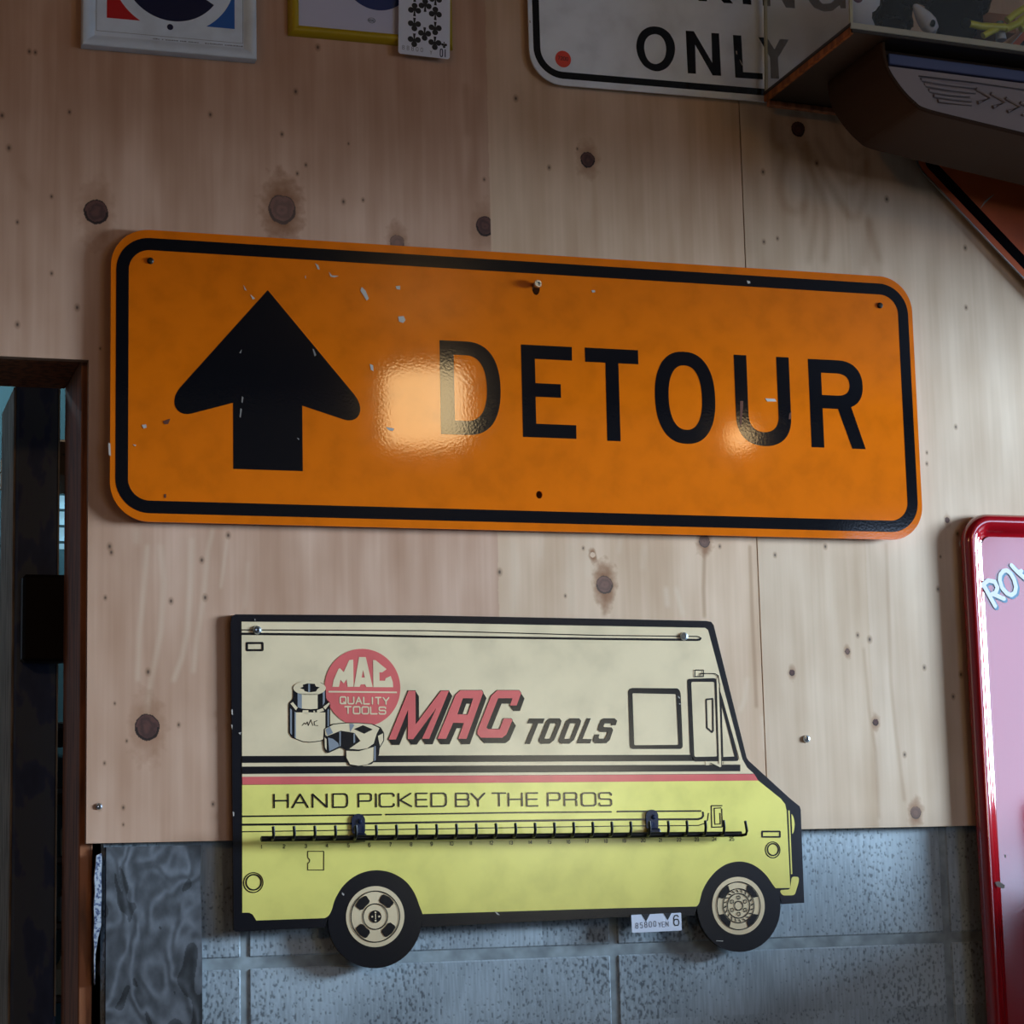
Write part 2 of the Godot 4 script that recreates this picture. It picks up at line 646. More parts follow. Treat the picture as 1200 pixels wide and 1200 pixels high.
func materials() -> void:
	var fine := noise_tex(0.03, FastNoiseLite.TYPE_SIMPLEX, 3, 5)
	var peel := noise_tex(0.14, FastNoiseLite.TYPE_SIMPLEX, 2, 9)
	var dirt := noise_tex(0.012, FastNoiseLite.TYPE_SIMPLEX, 5, 21, [[0.0, 0.42, 0.7, 1.0], [grey(0.93), grey(0.98), grey(1), grey(1)]])
	var m := mat("orange_sheeting", Color("dd6c0a"), 0.05)
	m.albedo_texture = dirt
	m.heightmap_enabled = true
	m.heightmap_texture = peel
	m.heightmap_scale = 0.0007
	triplanar(m, Vector3(3.2, 3.2, 3.2))
	m = mat("sign_black", Color("0c0d12"), 0.06)
	m.heightmap_enabled = true
	m.heightmap_texture = peel
	m.heightmap_scale = 0.0007
	triplanar(m, Vector3(3.2, 3.2, 3.2))
	m = mat("faded_orange", Color("cf5f2c"), 0.45)
	m.albedo_texture = dirt
	triplanar(m, Vector3(2, 2, 2))
	mat("bare_aluminium", Color("b9bcc0"), 0.35, 1.0)
	mat("scuff", Color("b5aca2"), 0.6)
	mat("rust", Color("5a2a12"), 0.8)
	mat("dark_hole", Color("14100d"), 0.9)
	mat("zinc", Color("c6ccd2"), 0.28, 1.0)
	mat("rivet_dark", Color("2a2623"), 0.45, 0.6)
	m = mat("sign_white", Color("eef4fa"), 0.34)
	m.albedo_texture = dirt
	triplanar(m, Vector3(2.6, 2.6, 2.6))
	mat("sticker_red", Color("e8412a"), 0.5)
	mat("plum", Color("6a2f4c"), 0.5)
	# van board
	for q in [["van_black", "15161d"], ["van_cream", "ead3ac"], ["van_yellow", "f2e47c"], ["van_red", "de6966"], ["van_grey", "8b8f95"], ["van_ink", "17171c"]]:
		m = mat(q[0], Color(q[1]), 0.17)
		m.albedo_texture = dirt
		triplanar(m, Vector3(2.1, 2.1, 2.1))
	mat("black_wire", Color("101113"), 0.35, 0.2)
	m = mat("bracket_paint", Color("1d2740"), 0.25, 0.3)
	m = mat("red_enamel", Color("a30f1c"), 0.10)
	m.metallic_specular = 0.7
	m.clearcoat_enabled = true
	m.clearcoat = 0.8
	m.clearcoat_roughness = 0.06
	m.heightmap_enabled = true
	m.heightmap_texture = noise_tex(0.004, FastNoiseLite.TYPE_SIMPLEX, 2, 31)
	m.heightmap_scale = 0.25
	triplanar(m, Vector3(1.6, 1.6, 1.6))
	mat("red_paint", Color("a8121e"), 0.25)
	mat("letter_white", Color("e2e6ea"), 0.25)
	mat("letter_shade", Color("6b93ad"), 0.3)
	mat("chip_grey", Color("77706a"), 0.7)
	m = mat("tin_white", Color("e2f0ff"), 0.30)
	m.albedo_texture = dirt
	triplanar(m, Vector3(3, 3, 3))
	mat("print_red", Color("c4121d"), 0.35)
	mat("print_blue", Color("1f63b8"), 0.35)
	mat("print_navy", Color("0c1740"), 0.3)
	mat("print_grey", Color("6a7180"), 0.4)
	mat("tin_yellow", Color("b79a08"), 0.35)
	mat("lilac_white", Color("c9cbe4"), 0.4)
	mat("emblem_blue", Color("15306f"), 0.4)
	mat("card_white", Color("dee3f2"), 0.45)
	mat("card_black", Color("101018"), 0.5)
	mat("stamp_ink", Color("6a6d7c"), 0.6)
	# timber
	var grain := noise_tex(0.02, FastNoiseLite.TYPE_SIMPLEX, 4, 3, [[0.0, 0.45, 0.6, 1.0], [grey(0.6), grey(0.86), grey(0.97), grey(1)]])
	for q in [["frame_wood", "b4724a"], ["ceiling_wood", "2e241c"], ["wall_wood", "332920"], ["raw_edge", "b5651f"], ["ply_edge", "9a6c40"], ["floor_wood", "352b22"]]:
		m = mat(q[0], Color(q[1]), 0.62)
		m.albedo_texture = grain
		triplanar(m, Vector3(6, 0.7, 6))
	m = mat("charred_wood", Color("5f6c80"), 0.55)
	m.albedo_texture = noise_tex(0.02, FastNoiseLite.TYPE_SIMPLEX, 4, 13, [[0.0, 0.4, 0.62, 1.0], [Color(0.7, 0.75, 0.9), Color(0.8, 0.85, 1), Color(1.5, 1.2, 1.0), Color(2.2, 1.6, 1.3)]])
	triplanar(m, Vector3(2.2, 1.0, 2.2))
	m = mat("weathered_wood", Color("b8aa9a"), 0.85)
	m.albedo_texture = grain
	m.heightmap_enabled = true
	m.heightmap_texture = grain
	m.heightmap_scale = 0.12
	triplanar(m, Vector3(9, 0.9, 9))
	mat("black_iron", Color("1d1a18"), 0.5, 0.5)
	m = mat("concrete", Color("b9c8d1"), 0.92)
	m.albedo_texture = concrete_image()
	m.heightmap_enabled = true
	m.heightmap_texture = m.albedo_texture
	m.heightmap_scale = 0.07
	triplanar(m, Vector3(0.78, 0.78, 0.78))
	m = mat("mortar", Color("aab8bf"), 0.9)
	m.albedo_texture = noise_tex(0.02, FastNoiseLite.TYPE_SIMPLEX, 3, 45, [[0.0, 1.0], [grey(0.75), grey(1.0)]])
	triplanar(m, Vector3(3, 3, 3))
	m = mat("foam", Color("c4ccd6"), 0.95)
	m.albedo_texture = noise_tex(0.05, FastNoiseLite.TYPE_SIMPLEX, 4, 77, [[0.0, 0.35, 0.5, 1.0], [Color(0.25, 0.27, 0.4), Color(0.6, 0.64, 0.75), grey(0.95), grey(1)]])
	triplanar(m, Vector3(7, 7, 7))
	# shelf and case
	m = mat("dark_moulding", Color("3d2d22"), 0.6)
	m.metallic_specular = 0.25
	m = mat("moulding_face", Color("948b8e"), 0.5)
	mat("slot_blue", Color("5b6790"), 0.18)
	m = mat("shelf_paint", Color("2a2018"), 0.5)
	mat("worn_edge", Color("b9b8a8"), 0.55)
	m = mat("glass", Color(0.93, 0.97, 0.95, 0.02), 0.02)
	m.transparency = BaseMaterial3D.TRANSPARENCY_ALPHA
	m = mat("hazy_glass", Color(0.80, 0.82, 0.84, 0.22), 0.3)
	m.transparency = BaseMaterial3D.TRANSPARENCY_ALPHA
	mat("glass_edge", Color("bdb99a"), 0.3)
	mat("camo_green", Color("1d2a22"), 0.4)
	mat("toy_white", Color("cfd6e2"), 0.4)
	mat("toy_yellow", Color("d3d63a"), 0.35)
	mat("cardboard", Color("9a6a44"), 0.8)
	mat("toy_teal", Color("4fa6b0"), 0.4)
	# back room
	m = mat("teal_sheet", Color("5c8288"), 0.6)
	mat("bottle_dark", Color("2a2c24"), 0.3)
	mat("jar_pale", Color("8c8f7c"), 0.4)
	m = mat("lit_pane", Color("9fc7d6"), 0.3)
	m.emission_enabled = true
	m.emission = Color(0.55, 0.74, 0.82)
	m.emission_energy_multiplier = 0.8
	m = mat("lamp_glow", Color("ffe9c4"), 0.5)
	m.emission_enabled = true
	m.emission = Color(1.0, 0.86, 0.62)
	m.emission_energy_multiplier = 13.0
	m = mat("lamp_dim", Color("ffe9c4"), 0.5)
	m.emission_enabled = true
	m.emission = Color(1.0, 0.80, 0.55)
	m.emission_energy_multiplier = 2.0
	mat("lamp_metal", Color("33383a"), 0.4, 0.4)


func concrete_image() -> ImageTexture:
	# cast block: fine vertical drag marks, clustered pits, damp stains
	var n := 1024
	var low := FastNoiseLite.new()
	low.seed = 71
	low.frequency = 0.006
	low.fractal_octaves = 3
	var pit := FastNoiseLite.new()
	pit.seed = 72
	pit.noise_type = FastNoiseLite.TYPE_SIMPLEX
	pit.frequency = 0.2
	pit.fractal_octaves = 2
	var bytes := PackedByteArray()
	bytes.resize(n * n * 3)
	for j in n:
		for i in n:
			var b := low.get_noise_2d(i, j * 0.8)
			var drag := pit.get_noise_2d(i * 1.6, j * 0.12 + 4000)
			var v := 0.90 + 0.16 * b + 0.07 * drag
			var p := pit.get_noise_2d(i * 1.1, j * 0.62)
			var edge := 0.50 - 0.55 * low.get_noise_2d(i + 3000, j)
			if p > edge:
				v -= minf(0.27, (p - edge) * 2.0)
			elif p < -edge - 0.12:
				v += 0.05
			var c := clampi(int(v * 255), 40, 255)
			var o := (j * n + i) * 3
			bytes[o] = c
			bytes[o + 1] = c
			bytes[o + 2] = mini(255, c + 2)
	return ImageTexture.create_from_image(Image.create_from_data(n, n, false, Image.FORMAT_RGB8, bytes))


# ------------------------------------------------------------------ plywood
func plywood_image(x0: float, y0: float, w_m: float, h_m: float, ppm: float, zones: Array, knots: Array, pins: Array, lines: Array, seed_: int) -> ImageTexture:
	var w := int(w_m * ppm)
	var h := int(h_m * ppm)
	var layer := func(freq: float, squeeze: int, coarse: int, s: int, oct: int) -> PackedByteArray:
		var n := FastNoiseLite.new()
		n.noise_type = FastNoiseLite.TYPE_SIMPLEX
		n.seed = seed_ + s
		n.frequency = freq
		n.fractal_octaves = oct
		var im := n.get_image(maxi(w / coarse, 8), maxi(h / squeeze, 8))
		im.convert(Image.FORMAT_L8)
		im.resize(w, h, Image.INTERPOLATE_CUBIC)
		return im.get_data()
	var streak: PackedByteArray = layer.call(0.09, 40, 1, 1, 3)
	var band: PackedByteArray = layer.call(0.035, 24, 2, 2, 3)
	var blot: PackedByteArray = layer.call(0.02, 9, 5, 3, 4)
	var bytes := PackedByteArray()
	bytes.resize(w * h * 3)
	var wob := FastNoiseLite.new()
	wob.seed = seed_
	wob.frequency = 0.02
	var at := 0
	for j in h:
		var edge := wob.get_noise_1d(j) * 2.0
		for i in w:
			var k := j * w + i
			var xm := x0 + (i + edge) / ppm
			var z: Array = zones[0]
			for q in zones:
				if xm >= q[0]:
					z = q
			var s := streak[k] - 128
			var b := band[k] - 128
			var t := blot[k] - 128
			var v := s * 0.022 + b * 0.075 + t * 0.09
			bytes[at] = clampi(int(z[1] + v * 1.0), 0, 255)
			bytes[at + 1] = clampi(int(z[2] + v * 1.12), 0, 255)
			bytes[at + 2] = clampi(int(z[3] + v * 1.2), 0, 255)
			at += 3
	var mixin := func(px: int, py: int, c: Array, a: float) -> void:
		if px < 0 or py < 0 or px >= w or py >= h or a <= 0.0:
			return
		var o := (py * w + px) * 3
		for q in 3:
			bytes[o + q] = clampi(int(lerpf(bytes[o + q], c[q], minf(a, 1.0))), 0, 255)
	for l in lines:      # [points, width in metres, colour, strength]
		var p := flat(l[0])
		var r: float = l[1] * ppm
		for i in p.size() - 1:
			var n := maxi(1, int((p[i + 1] - p[i]).length() * ppm / maxf(r * 0.6, 0.7)))
			for k in n:
				var c := p[i].lerp(p[i + 1], float(k) / n)
				var cx := (c.x - x0) * ppm
				var cy := (y0 + h_m - c.y) * ppm
				for py in range(int(cy - r), int(cy + r) + 2):
					for px in range(int(cx - r), int(cx + r) + 2):
						mixin.call(px, py, l[2], l[3] * (1.0 - Vector2(px - cx, py - cy).length() / r))
	for kn in knots:     # [x, y, radius, darkness, halo]
		var cx: float = (kn[0] - x0) * ppm
		var cy: float = (y0 + h_m - kn[1]) * ppm
		var r: float = kn[2] * ppm
		for py in range(int(cy - r * 4.2), int(cy + r * 4.2)):
			for px in range(int(cx - r * 2.6), int(cx + r * 2.6)):
				if kn.size() > 5 and px / ppm + x0 > kn[5]:
					continue
				var d := Vector2(px - cx, (py - cy) * 0.95)
				var n := wob.get_noise_2d(px * 2.5 + 90, py * 2.5)
				var m := d.length() / r * (1.0 + 0.09 * n)
				if m < 1.0:
					var ringed := 0.5 + 0.5 * sin(m * 9.0 + n * 3.0)
					var dark: Array = [70 + 22 * ringed, 44 + 13 * ringed, 38 + 11 * ringed]
					if (d.y > 0 and m > 0.80) or m > 0.93:
						dark = [40, 25, 20]
					mixin.call(px, py, dark, kn[3])
				else:
					var e := Vector2(d.x, d.y * 0.55).length() / r * (1.0 + 0.35 * n)
					mixin.call(px, py, [118, 72, 42], kn[4] * clampf(1.0 - (e - 0.55) / 1.15, 0.0, 1.0))
	var rng := RandomNumberGenerator.new()
	rng.seed = seed_
	for i in range(0, pins.size(), 2):
		var cx: float = (pins[i] - x0) * ppm
		var cy: float = (y0 + h_m - pins[i + 1]) * ppm
		var r := rng.randf_range(0.9, 1.9) * ppm / 1000.0 * 1.1
		for py in range(int(cy - r * 3), int(cy + r * 3) + 1):
			for px in range(int(cx - r * 2), int(cx + r * 2) + 1):
				var d := Vector2(px - cx, (py - cy) * 0.7).length() / r
				mixin.call(px, py, [58, 40, 30], 0.95 - d * 0.8 if d < 1.0 else 0.0)
				mixin.call(px, py, [120, 84, 56], 0.35 * (2.0 - d) if d >= 1.0 and d < 2.0 else 0.0)
	var img := Image.create_from_data(w, h, false, Image.FORMAT_RGB8, bytes)
	img.generate_mipmaps()
	return ImageTexture.create_from_image(img)


func back_wall() -> void:
	var wall := structure("wall_back", "plywood sheets over a low wall of grey concrete blocks")
	var knots := [
		[-0.4168, 1.5922, 0.0125, 1.0, 0.35], [-0.4702, 2.1229, 0.0125, 1.0, 0.3], [-0.2749, 2.1388, 0.015, 0.75, 0.75],
		[-0.05, 2.1348, 0.0105, 1.0, 0.3, -0.0440], [0.071, 2.2191, 0.0085, 1.0, 0.4], [0.33, 2.2752, 0.0085, 1.0, 0.3],
		[0.076, 1.7434, 0.0095, 0.75, 0.8], [0.1944, 1.7934, 0.0065, 0.75, 0.7], [0.4363, 1.4938, 0.0065, 0.7, 0.6],
		[0.2932, 1.6491, 0.0034, 1.0, 0.5], [0.3924, 1.5942, 0.0036, 1.0, 0.5], [-0.1493, 2.1104, 0.008, 0.6, 0.5],
		[0.3619, 1.673, 0.003, 0.8, 0.5], [0.4953, 1.8243, 0.003, 0.9, 0.4], [0.0633, 1.7758, 0.003, 0.0, 0.9],
	]
	var pins := [-0.459, 1.7225, -0.3928, 1.7199, -0.416, 1.6479, -0.4532, 1.7686, -0.3339, 1.7886, -0.3613, 1.7624, -0.4492, 1.6162, -0.4591, 1.5568, -0.464, 1.5139, -0.4404, 1.5127, -0.4404, 1.4959, -0.3851, 1.5946, -0.3507, 1.5148, -0.5393, 2.2897, -0.5332, 2.2893, -0.5661, 2.2187, -0.4979, 2.2279, -0.5589, 2.1847, -0.3511, 2.2371, -0.2743, 2.2216, -0.258, 2.1794, -0.2486, 2.1896, -0.208, 2.1519, -0.1864, 2.1552, -0.2342, 2.3222, -0.259, 2.2703, -0.2016, 2.2168, 0.2812, 2.1385, -0.0111, 2.2834, 0.0593, 2.231, -0.0498, 2.1878, 0.0256, 2.2069, 0.4391, 2.1995, 0.2838, 2.2209, 0.3518, 2.2361, 0.2983, 2.1435, 0.4841, 1.7818, 0.4787, 1.7446, 0.3754, 1.6913, 0.3899, 1.6866, 0.4563, 1.6553, 0.5021, 1.6477, 0.4908, 1.6227, 0.4262, 1.558, 0.0528, 1.783, 0.0308, 1.7308, -0.0425, 1.7554, 0.2124, 1.7881, 0.3406, 1.7906, 0.2787, 1.7798, -0.4652, 1.9789, -0.3579, 1.7239, -0.4372, 1.5787, 0.5075, 1.8088, 0.4738, 1.9018, 0.473, 1.8889, -0.4549, 1.7746, 0.5348, 2.0755, 0.5381, 2.1474, 0.5128, 1.9331, -0.5155, 2.1362, -0.5148, 2.055, -0.5496, 2.1068, -0.5485, 1.9997, -0.4888, 2.0206];
	var brown := [128, 88, 56]
	var pale := [226, 204, 178]
	var lines := [
		[[0.3742, 2.2951, 0.3827, 2.2691, 0.3948, 2.2505, 0.4057, 2.2503, 0.4162, 2.2625], 0.0068, brown, 0.110],
		[[0.3532, 2.2648, 0.3672, 2.2413, 0.3855, 2.2171, 0.3962, 2.2148, 0.4088, 2.226, 0.4154, 2.248], 0.0085, brown, 0.130],
		[[0.3401, 2.2607, 0.3558, 2.2293, 0.3768, 2.1951, 0.3908, 2.1737, 0.4007, 2.1754, 0.4106, 2.1975, 0.4165, 2.2265, 0.4162, 2.2625], 0.0085, brown, 0.140],
		[[0.3345, 2.2562, 0.3439, 2.2284, 0.3546, 2.2048, 0.363, 2.178, 0.3627, 2.1517, 0.3556, 2.116], 0.0085, brown, 0.120],
		[[0.3302, 2.2558, 0.3355, 2.2318, 0.3363, 2.2035, 0.3328, 2.1759, 0.3298, 2.1566], 0.0068, brown, 0.110],
		[[0.3379, 2.2595, 0.3475, 2.2144, 0.3479, 2.177, 0.3418, 2.1413, 0.3352, 2.1148], 0.0068, brown, 0.100],
		[[0.3136, 2.2454, 0.306, 2.2185, 0.304, 2.1972, 0.3116, 2.1785, 0.3264, 2.1755, 0.3347, 2.1922], 0.0085, brown, 0.120],
		[[0.2962, 2.2837, 0.2973, 2.2604, 0.3042, 2.2488, 0.3154, 2.2598], 0.0085, brown, 0.120],
		[[0.4064, 2.119, 0.4105, 2.1547, 0.4138, 2.1763, 0.4198, 2.1462, 0.4261, 2.1202], 0.0085, brown, 0.110],
		[[0.2721, 2.2919, 0.2677, 2.2409, 0.2719, 2.1909, 0.2646, 2.1205], 0.0136, brown, 0.050],
		[[0.1939, 1.783, 0.1912, 1.7405, 0.191, 1.7076], 0.0037, brown, 0.250], [[0.0756, 1.7295, 0.0739, 1.7073], 0.0051, brown, 0.175],
		[[0.416, 1.7961, 0.4148, 1.734, 0.4137, 1.6379, 0.4169, 1.5808, 0.4233, 1.5052], 0.0037, brown, 0.110], [[0.382, 1.676, 0.3848, 1.6094, 0.3907, 1.5621, 0.3908, 1.487], 0.0034, brown, 0.100],
		[[0.2482, 1.7888, 0.2479, 1.7129, 0.2485, 1.6097], 0.0034, brown, 0.200], [[0.3311, 1.7905, 0.3248, 1.7042, 0.3173, 1.5908], 0.0068, pale, 0.060],
		[[-0.4171, 1.7754, -0.4204, 1.7317, -0.4247, 1.6883, -0.4263, 1.6367], 0.0048, pale, 0.200], [[-0.4041, 1.7757, -0.3997, 1.7407, -0.4032, 1.6885, -0.4134, 1.6367, -0.4185, 1.5939], 0.0051, pale, 0.200],
		[[-0.3718, 1.7834, -0.3727, 1.7412, -0.3763, 1.6888, -0.3815, 1.6627, -0.3911, 1.6367], 0.0051, pale, 0.225], [[-0.3498, 1.7944, -0.3551, 1.7722, -0.3597, 1.7238, -0.3668, 1.6801, -0.3703, 1.6454], 0.0048, pale, 0.200],
		[[-0.3348, 1.7859, -0.3421, 1.7328], 0.0034, pale, 0.175], [[-0.4275, 1.7927, -0.4274, 1.7752], 0.0068, pale, 0.150], [[-0.3137, 1.7598, -0.3175, 1.7112], 0.0051, pale, 0.100],
		[[-0.0273, 1.7925, -0.0241, 1.7649, -0.0274, 1.7099], 0.0068, pale, 0.150], [[0.0064, 1.7932, 0.0029, 1.77], 0.0051, pale, 0.150], [[0.0424, 1.7939, 0.0371, 1.7475, 0.038, 1.7106], 0.0102, pale, 0.150],
		[[0.058, 1.7943, 0.0585, 1.7478], 0.0085, pale, 0.150], [[0.1239, 1.7863, 0.1199, 1.7581], 0.0068, pale, 0.150], [[0.1471, 1.7398, 0.1483, 1.7193], 0.0051, pale, 0.300], [[0.1591, 1.74, 0.166, 1.7101], 0.0051, pale, 0.250],
		[[0.0953, 1.7932, 0.0928, 1.7763], 0.0051, pale, 0.150], [[0.2388, 1.6424, 0.2347, 1.619, 0.2281, 1.6051], 0.0051, pale, 0.250], [[0.2552, 1.6003, 0.2566, 1.5631], 0.0051, pale, 0.250],
		[[-0.0544, 2.2847, -0.0589, 2.2162, -0.0688, 2.1624], 0.0085, brown, 0.060], [[-0.0689, 2.2932, -0.0672, 2.2349], 0.0068, brown, 0.100], [[0.0196, 2.2811, 0.0145, 2.2022], 0.0102, pale, 0.050], [[0.0679, 2.2851, 0.0634, 2.2353], 0.0136, brown, 0.050],
		[[-0.0048, 2.2987, 0.0017, 2.2403, 0.0128, 2.2119], 0.0170, brown, 0.050], [[0.0726, 2.2065, 0.0688, 2.1475], 0.0068, pale, 0.100], [[-0.5458, 2.1567, -0.5387, 2.1391], 0.0068, brown, 0.080],
	]
	var xs := 0.2575      # the joint between the two sheets
	var ppm := 1500.0
	var left := plywood_image(-0.66, 1.46, xs + 0.66, 1.04, ppm, [[-9.0, 195, 156, 130], [-0.0440, 206, 173, 143]], knots, pins, lines, 7)
	var right := plywood_image(xs, 1.46, 0.5, 1.04, ppm, [[-9.0, 206, 178, 150], [0.39, 210, 184, 158]], knots, pins, lines, 19)
	var ml := mat("plywood_left", Color.WHITE, 0.62)
	ml.albedo_texture = left
	ml.metallic_specular = 0.4
	var mr := mat("plywood_right", Color.WHITE, 0.62)
	mr.albedo_texture = right
	mr.metallic_specular = 0.4
	var edge: Material = M.ply_edge
	var yb := 1.4778      # lower edge of the sheets
	var jx := -0.4764
	var dy := 1.9660
	# left sheet: an L round the door opening
	var st := begin()
	uv_box = Rect2(-0.66, 1.46, xs + 0.66, 1.04)
	plate(st, PackedVector2Array([Vector2(jx, yb), Vector2(xs - 0.0006, yb), Vector2(xs - 0.0006, 3.0), Vector2(-1.45, 3.0), Vector2(-1.45, dy), Vector2(jx, dy)]), -0.012, 0.0)
	part("plywood_sheet", st, ml, wall, "brown plywood sheet with dark knots round the door opening")
	st = begin()
	uv_box = Rect2(xs, 1.46, 0.5, 1.04)
	plate(st, PackedVector2Array([Vector2(xs + 0.0010, yb), Vector2(1.2, yb), Vector2(1.2, 3.0), Vector2(xs + 0.0010, 3.0)]), -0.012, -0.0004)
	part("plywood_sheet", st, mr, wall, "paler plywood sheet with arched grain under the shelf")
	uv_box = Rect2(0, 0, 1, 1)
	st = begin()
	box(st, Vector3(1.2, 0.0, -0.19), Vector3(5.05, 3.0, 0.0), 0.002)
	box(st, Vector3(-2.5, 0.0, -0.19), Vector3(-1.45, 3.0, 0.0), 0.002)
	box(st, Vector3(-1.45, dy + 0.02, -0.15), Vector3(1.2, 3.0, -0.0135), 0.0)
	part("boarding", st, M.wall_wood, wall)
	# screws in the sheets
	for q in [[Vector2(0.3073, 1.5758), 0.0042], [Vector2(-0.464, 1.5139), 0.0034]]:
		st = begin()
		screw(st, v3(q[0], 0.0), q[1])
		part("screw", st, M.zinc, wall)
	# concrete blocks in stacked courses, 10 mm joints
	var zc := -0.0135
	for row in range(0, 8):
		for col in range(-1, 4):
			var x0 := -0.3125 + col * 0.3955
			var y0 := 1.3605 + (row - 6) * 0.2
			if y0 + 0.19 < 0.0 or x0 < -0.72:
				continue
			st = begin()
			box(st, Vector3(maxf(x0, -0.46) if col < 0 else x0, maxf(y0, 0.0), zc - 0.14), Vector3(x0 + 0.3885, y0 + 0.19, zc), 0.0022)
			part("concrete_block", st, M.concrete, wall)
	st = begin()
	box(st, Vector3(-0.46, 0.0, zc - 0.142), Vector3(1.2, 1.75, zc - 0.0016), 0.0)
	part("mortar_bed", st, M.mortar, wall, "flush grey mortar joints")


func screw(st: SurfaceTool, at: Vector3, r: float) -> void:
	lathe(st, [Vector2(r, 0.0), Vector2(r, r * 0.15), Vector2(r * 0.85, r * 0.45), Vector2(r * 0.45, r * 0.55), Vector2(r * 0.35, r * 0.2), Vector2(0.0, r * 0.12)], at, Vector3.BACK, 18)


# ------------------------------------------------------------------ the room behind the camera
func slab(called: String, lo: Vector3, hi: Vector3, m: Material, label: String) -> Node3D:
	var o := structure(called, label)
	var st := begin()
	box(st, lo, hi, 0.0)
	part("boards", st, m, o)
	return o


func room() -> void:
	slab("floor", Vector3(-2.7, -0.12, -2.2), Vector3(5.25, 0.0, 5.2), M.floor_wood, "dark wooden floor")
	slab("ceiling", Vector3(-2.7, 3.0, -2.2), Vector3(5.25, 3.12, 5.2), M.ceiling_wood, "dark boarded ceiling")
	slab("wall_left", Vector3(-2.7, 0.0, -2.2), Vector3(-2.5, 3.0, 5.2), M.wall_wood, "boarded side wall")
	# right wall, its unseen window opening placed for the main daylight
	var wr := structure("wall_right", "boarded side wall with an unseen window that lights the plywood")
	var st := begin()
	box(st, Vector3(5.05, 0.0, -2.2), Vector3(5.25, 1.3, 5.2))
	box(st, Vector3(5.05, 2.8, -2.2), Vector3(5.25, 3.0, 5.2))
	box(st, Vector3(5.05, 1.3, -2.2), Vector3(5.25, 2.8, 1.25))
	box(st, Vector3(5.05, 1.3, 2.65), Vector3(5.25, 2.8, 5.2))
	part("boards", st, M.wall_wood, wr)
	var wf := structure("wall_front", "boarded front wall with two unseen windows that shine on the red sign and the van")  # window openings out of view, placed for the sheen on two signs
	st = begin()
	box(st, Vector3(-2.5, 0.0, 5.0), Vector3(1.4, 3.0, 5.2))
	box(st, Vector3(2.02, 0.0, 5.0), Vector3(2.85, 3.0, 5.2))
	box(st, Vector3(1.4, 0.0, 5.0), Vector3(2.02, 1.53, 5.2))
	box(st, Vector3(1.4, 1.85, 5.0), Vector3(2.02, 3.0, 5.2))
	box(st, Vector3(4.35, 0.0, 5.0), Vector3(5.05, 3.0, 5.2))
	box(st, Vector3(2.85, 0.0, 5.0), Vector3(4.35, 1.25, 5.2))
	box(st, Vector3(2.85, 2.65, 5.0), Vector3(4.35, 3.0, 5.2))
	part("boards", st, M.wall_wood, wf)
	# unseen board out of view, its lower edge shaped to shade the wall top
	var bm := structure("trim_unseen_1", "unseen dark board out of view, shaped to shade the top of the wall")
	st = begin()
	var foot := PackedVector2Array()
	for q in [[0.02, 2.07], [0.30, 2.085], [0.36, 2.12], [0.44, 2.115], [0.52, 2.08], [0.85, 2.01], [0.85, 3.0], [0.02, 3.0]]:
		foot.append(Vector2(-q[0], q[1]))
	plate(st, foot, 1.16, 1.28)
	part("boards", st, M.ceiling_wood, bm).rotation.y = PI * 0.5
	var cb := thing("unseen_cabinet", "unseen tall cabinet out of view right of the red sign, shades the lower blocks", "cabinet", Vector3(1.0, 0, 0.06))  # unseen block out of view, height set to shade the low concrete
	st = begin()
	box(st, Vector3(0, 0, 0), Vector3(0.8, 1.515, 0.7), 0.004)
	part("cabinet_body", st, M.ceiling_wood, cb)
	for x in [0.02, 0.41]:
		st = begin()
		box(st, Vector3(x, 0.08, 0.7), Vector3(x + 0.37, 1.44, 0.718), 0.003)
		var dr := part("cabinet_door", st, M.wall_wood, cb)
		st = begin()
		lathe(st, [Vector2(0.012, 0), Vector2(0.016, 0.02), Vector2(0, 0.026)], Vector3(x + 0.03, 0.8, 0.718), Vector3.BACK, 14)
		part("knob", st, M.zinc, dr)
	# unseen lamps: two mirrored in the orange sign, one warming the shadows
	for q in [[1.00, 0.12, 0.3, 2.68, 4.0], [2.00, 0.04, 0.1, 2.68, 4.0], [-1.75, 0.12, 0.38, 2.45, 2.0]]:
		var at := Vector3(q[0], q[3], q[4])
		var o := thing("unseen_pendant_lamp", "unseen drum pendant lamp by the left wall, placed to warm the shadows" if q[0] < 0.0 else ("unseen drum pendant lamp near the shop front, mirrored in the orange sign" if q[1] > 0.1 else "unseen small globe lamp near the shop front, mirrored in the orange sign"), "lamp", at)
		st = begin()
		if q[1] > 0.1:
			lathe(st, [Vector2(0, 0), Vector2(q[1], 0), Vector2(q[1], 0.19), Vector2(0, 0.19)], Vector3.ZERO, Vector3.UP, 32)
		else:
			lathe(st, [Vector2(0, 0), Vector2(0.028, 0.012), Vector2(0.04, 0.04), Vector2(0.028, 0.068), Vector2(0, 0.08)], Vector3.ZERO, Vector3.UP, 24)
		part("lamp_shade", st, M.lamp_dim if q[0] < 0.0 else M.lamp_glow, o)
		st = begin()
		tube(st, [Vector3(0, 0.07, 0), Vector3(0, 3.0 - q[3], 0)], 0.006, 8)
		part("cord", st, M.lamp_metal, o)
		var l := OmniLight3D.new()
		l.name = "lamp_light"
		l.position = Vector3(0, 0.095 if q[1] > 0.1 else 0.04, 0)
		l.light_color = Color(1.0, 0.72, 0.44)
		l.light_energy = q[2] * 0.5
		l.light_size = 0.04
		l.omni_range = 14.0
		l.omni_attenuation = 2.0
		l.shadow_enabled = true
		o.add_child(l)


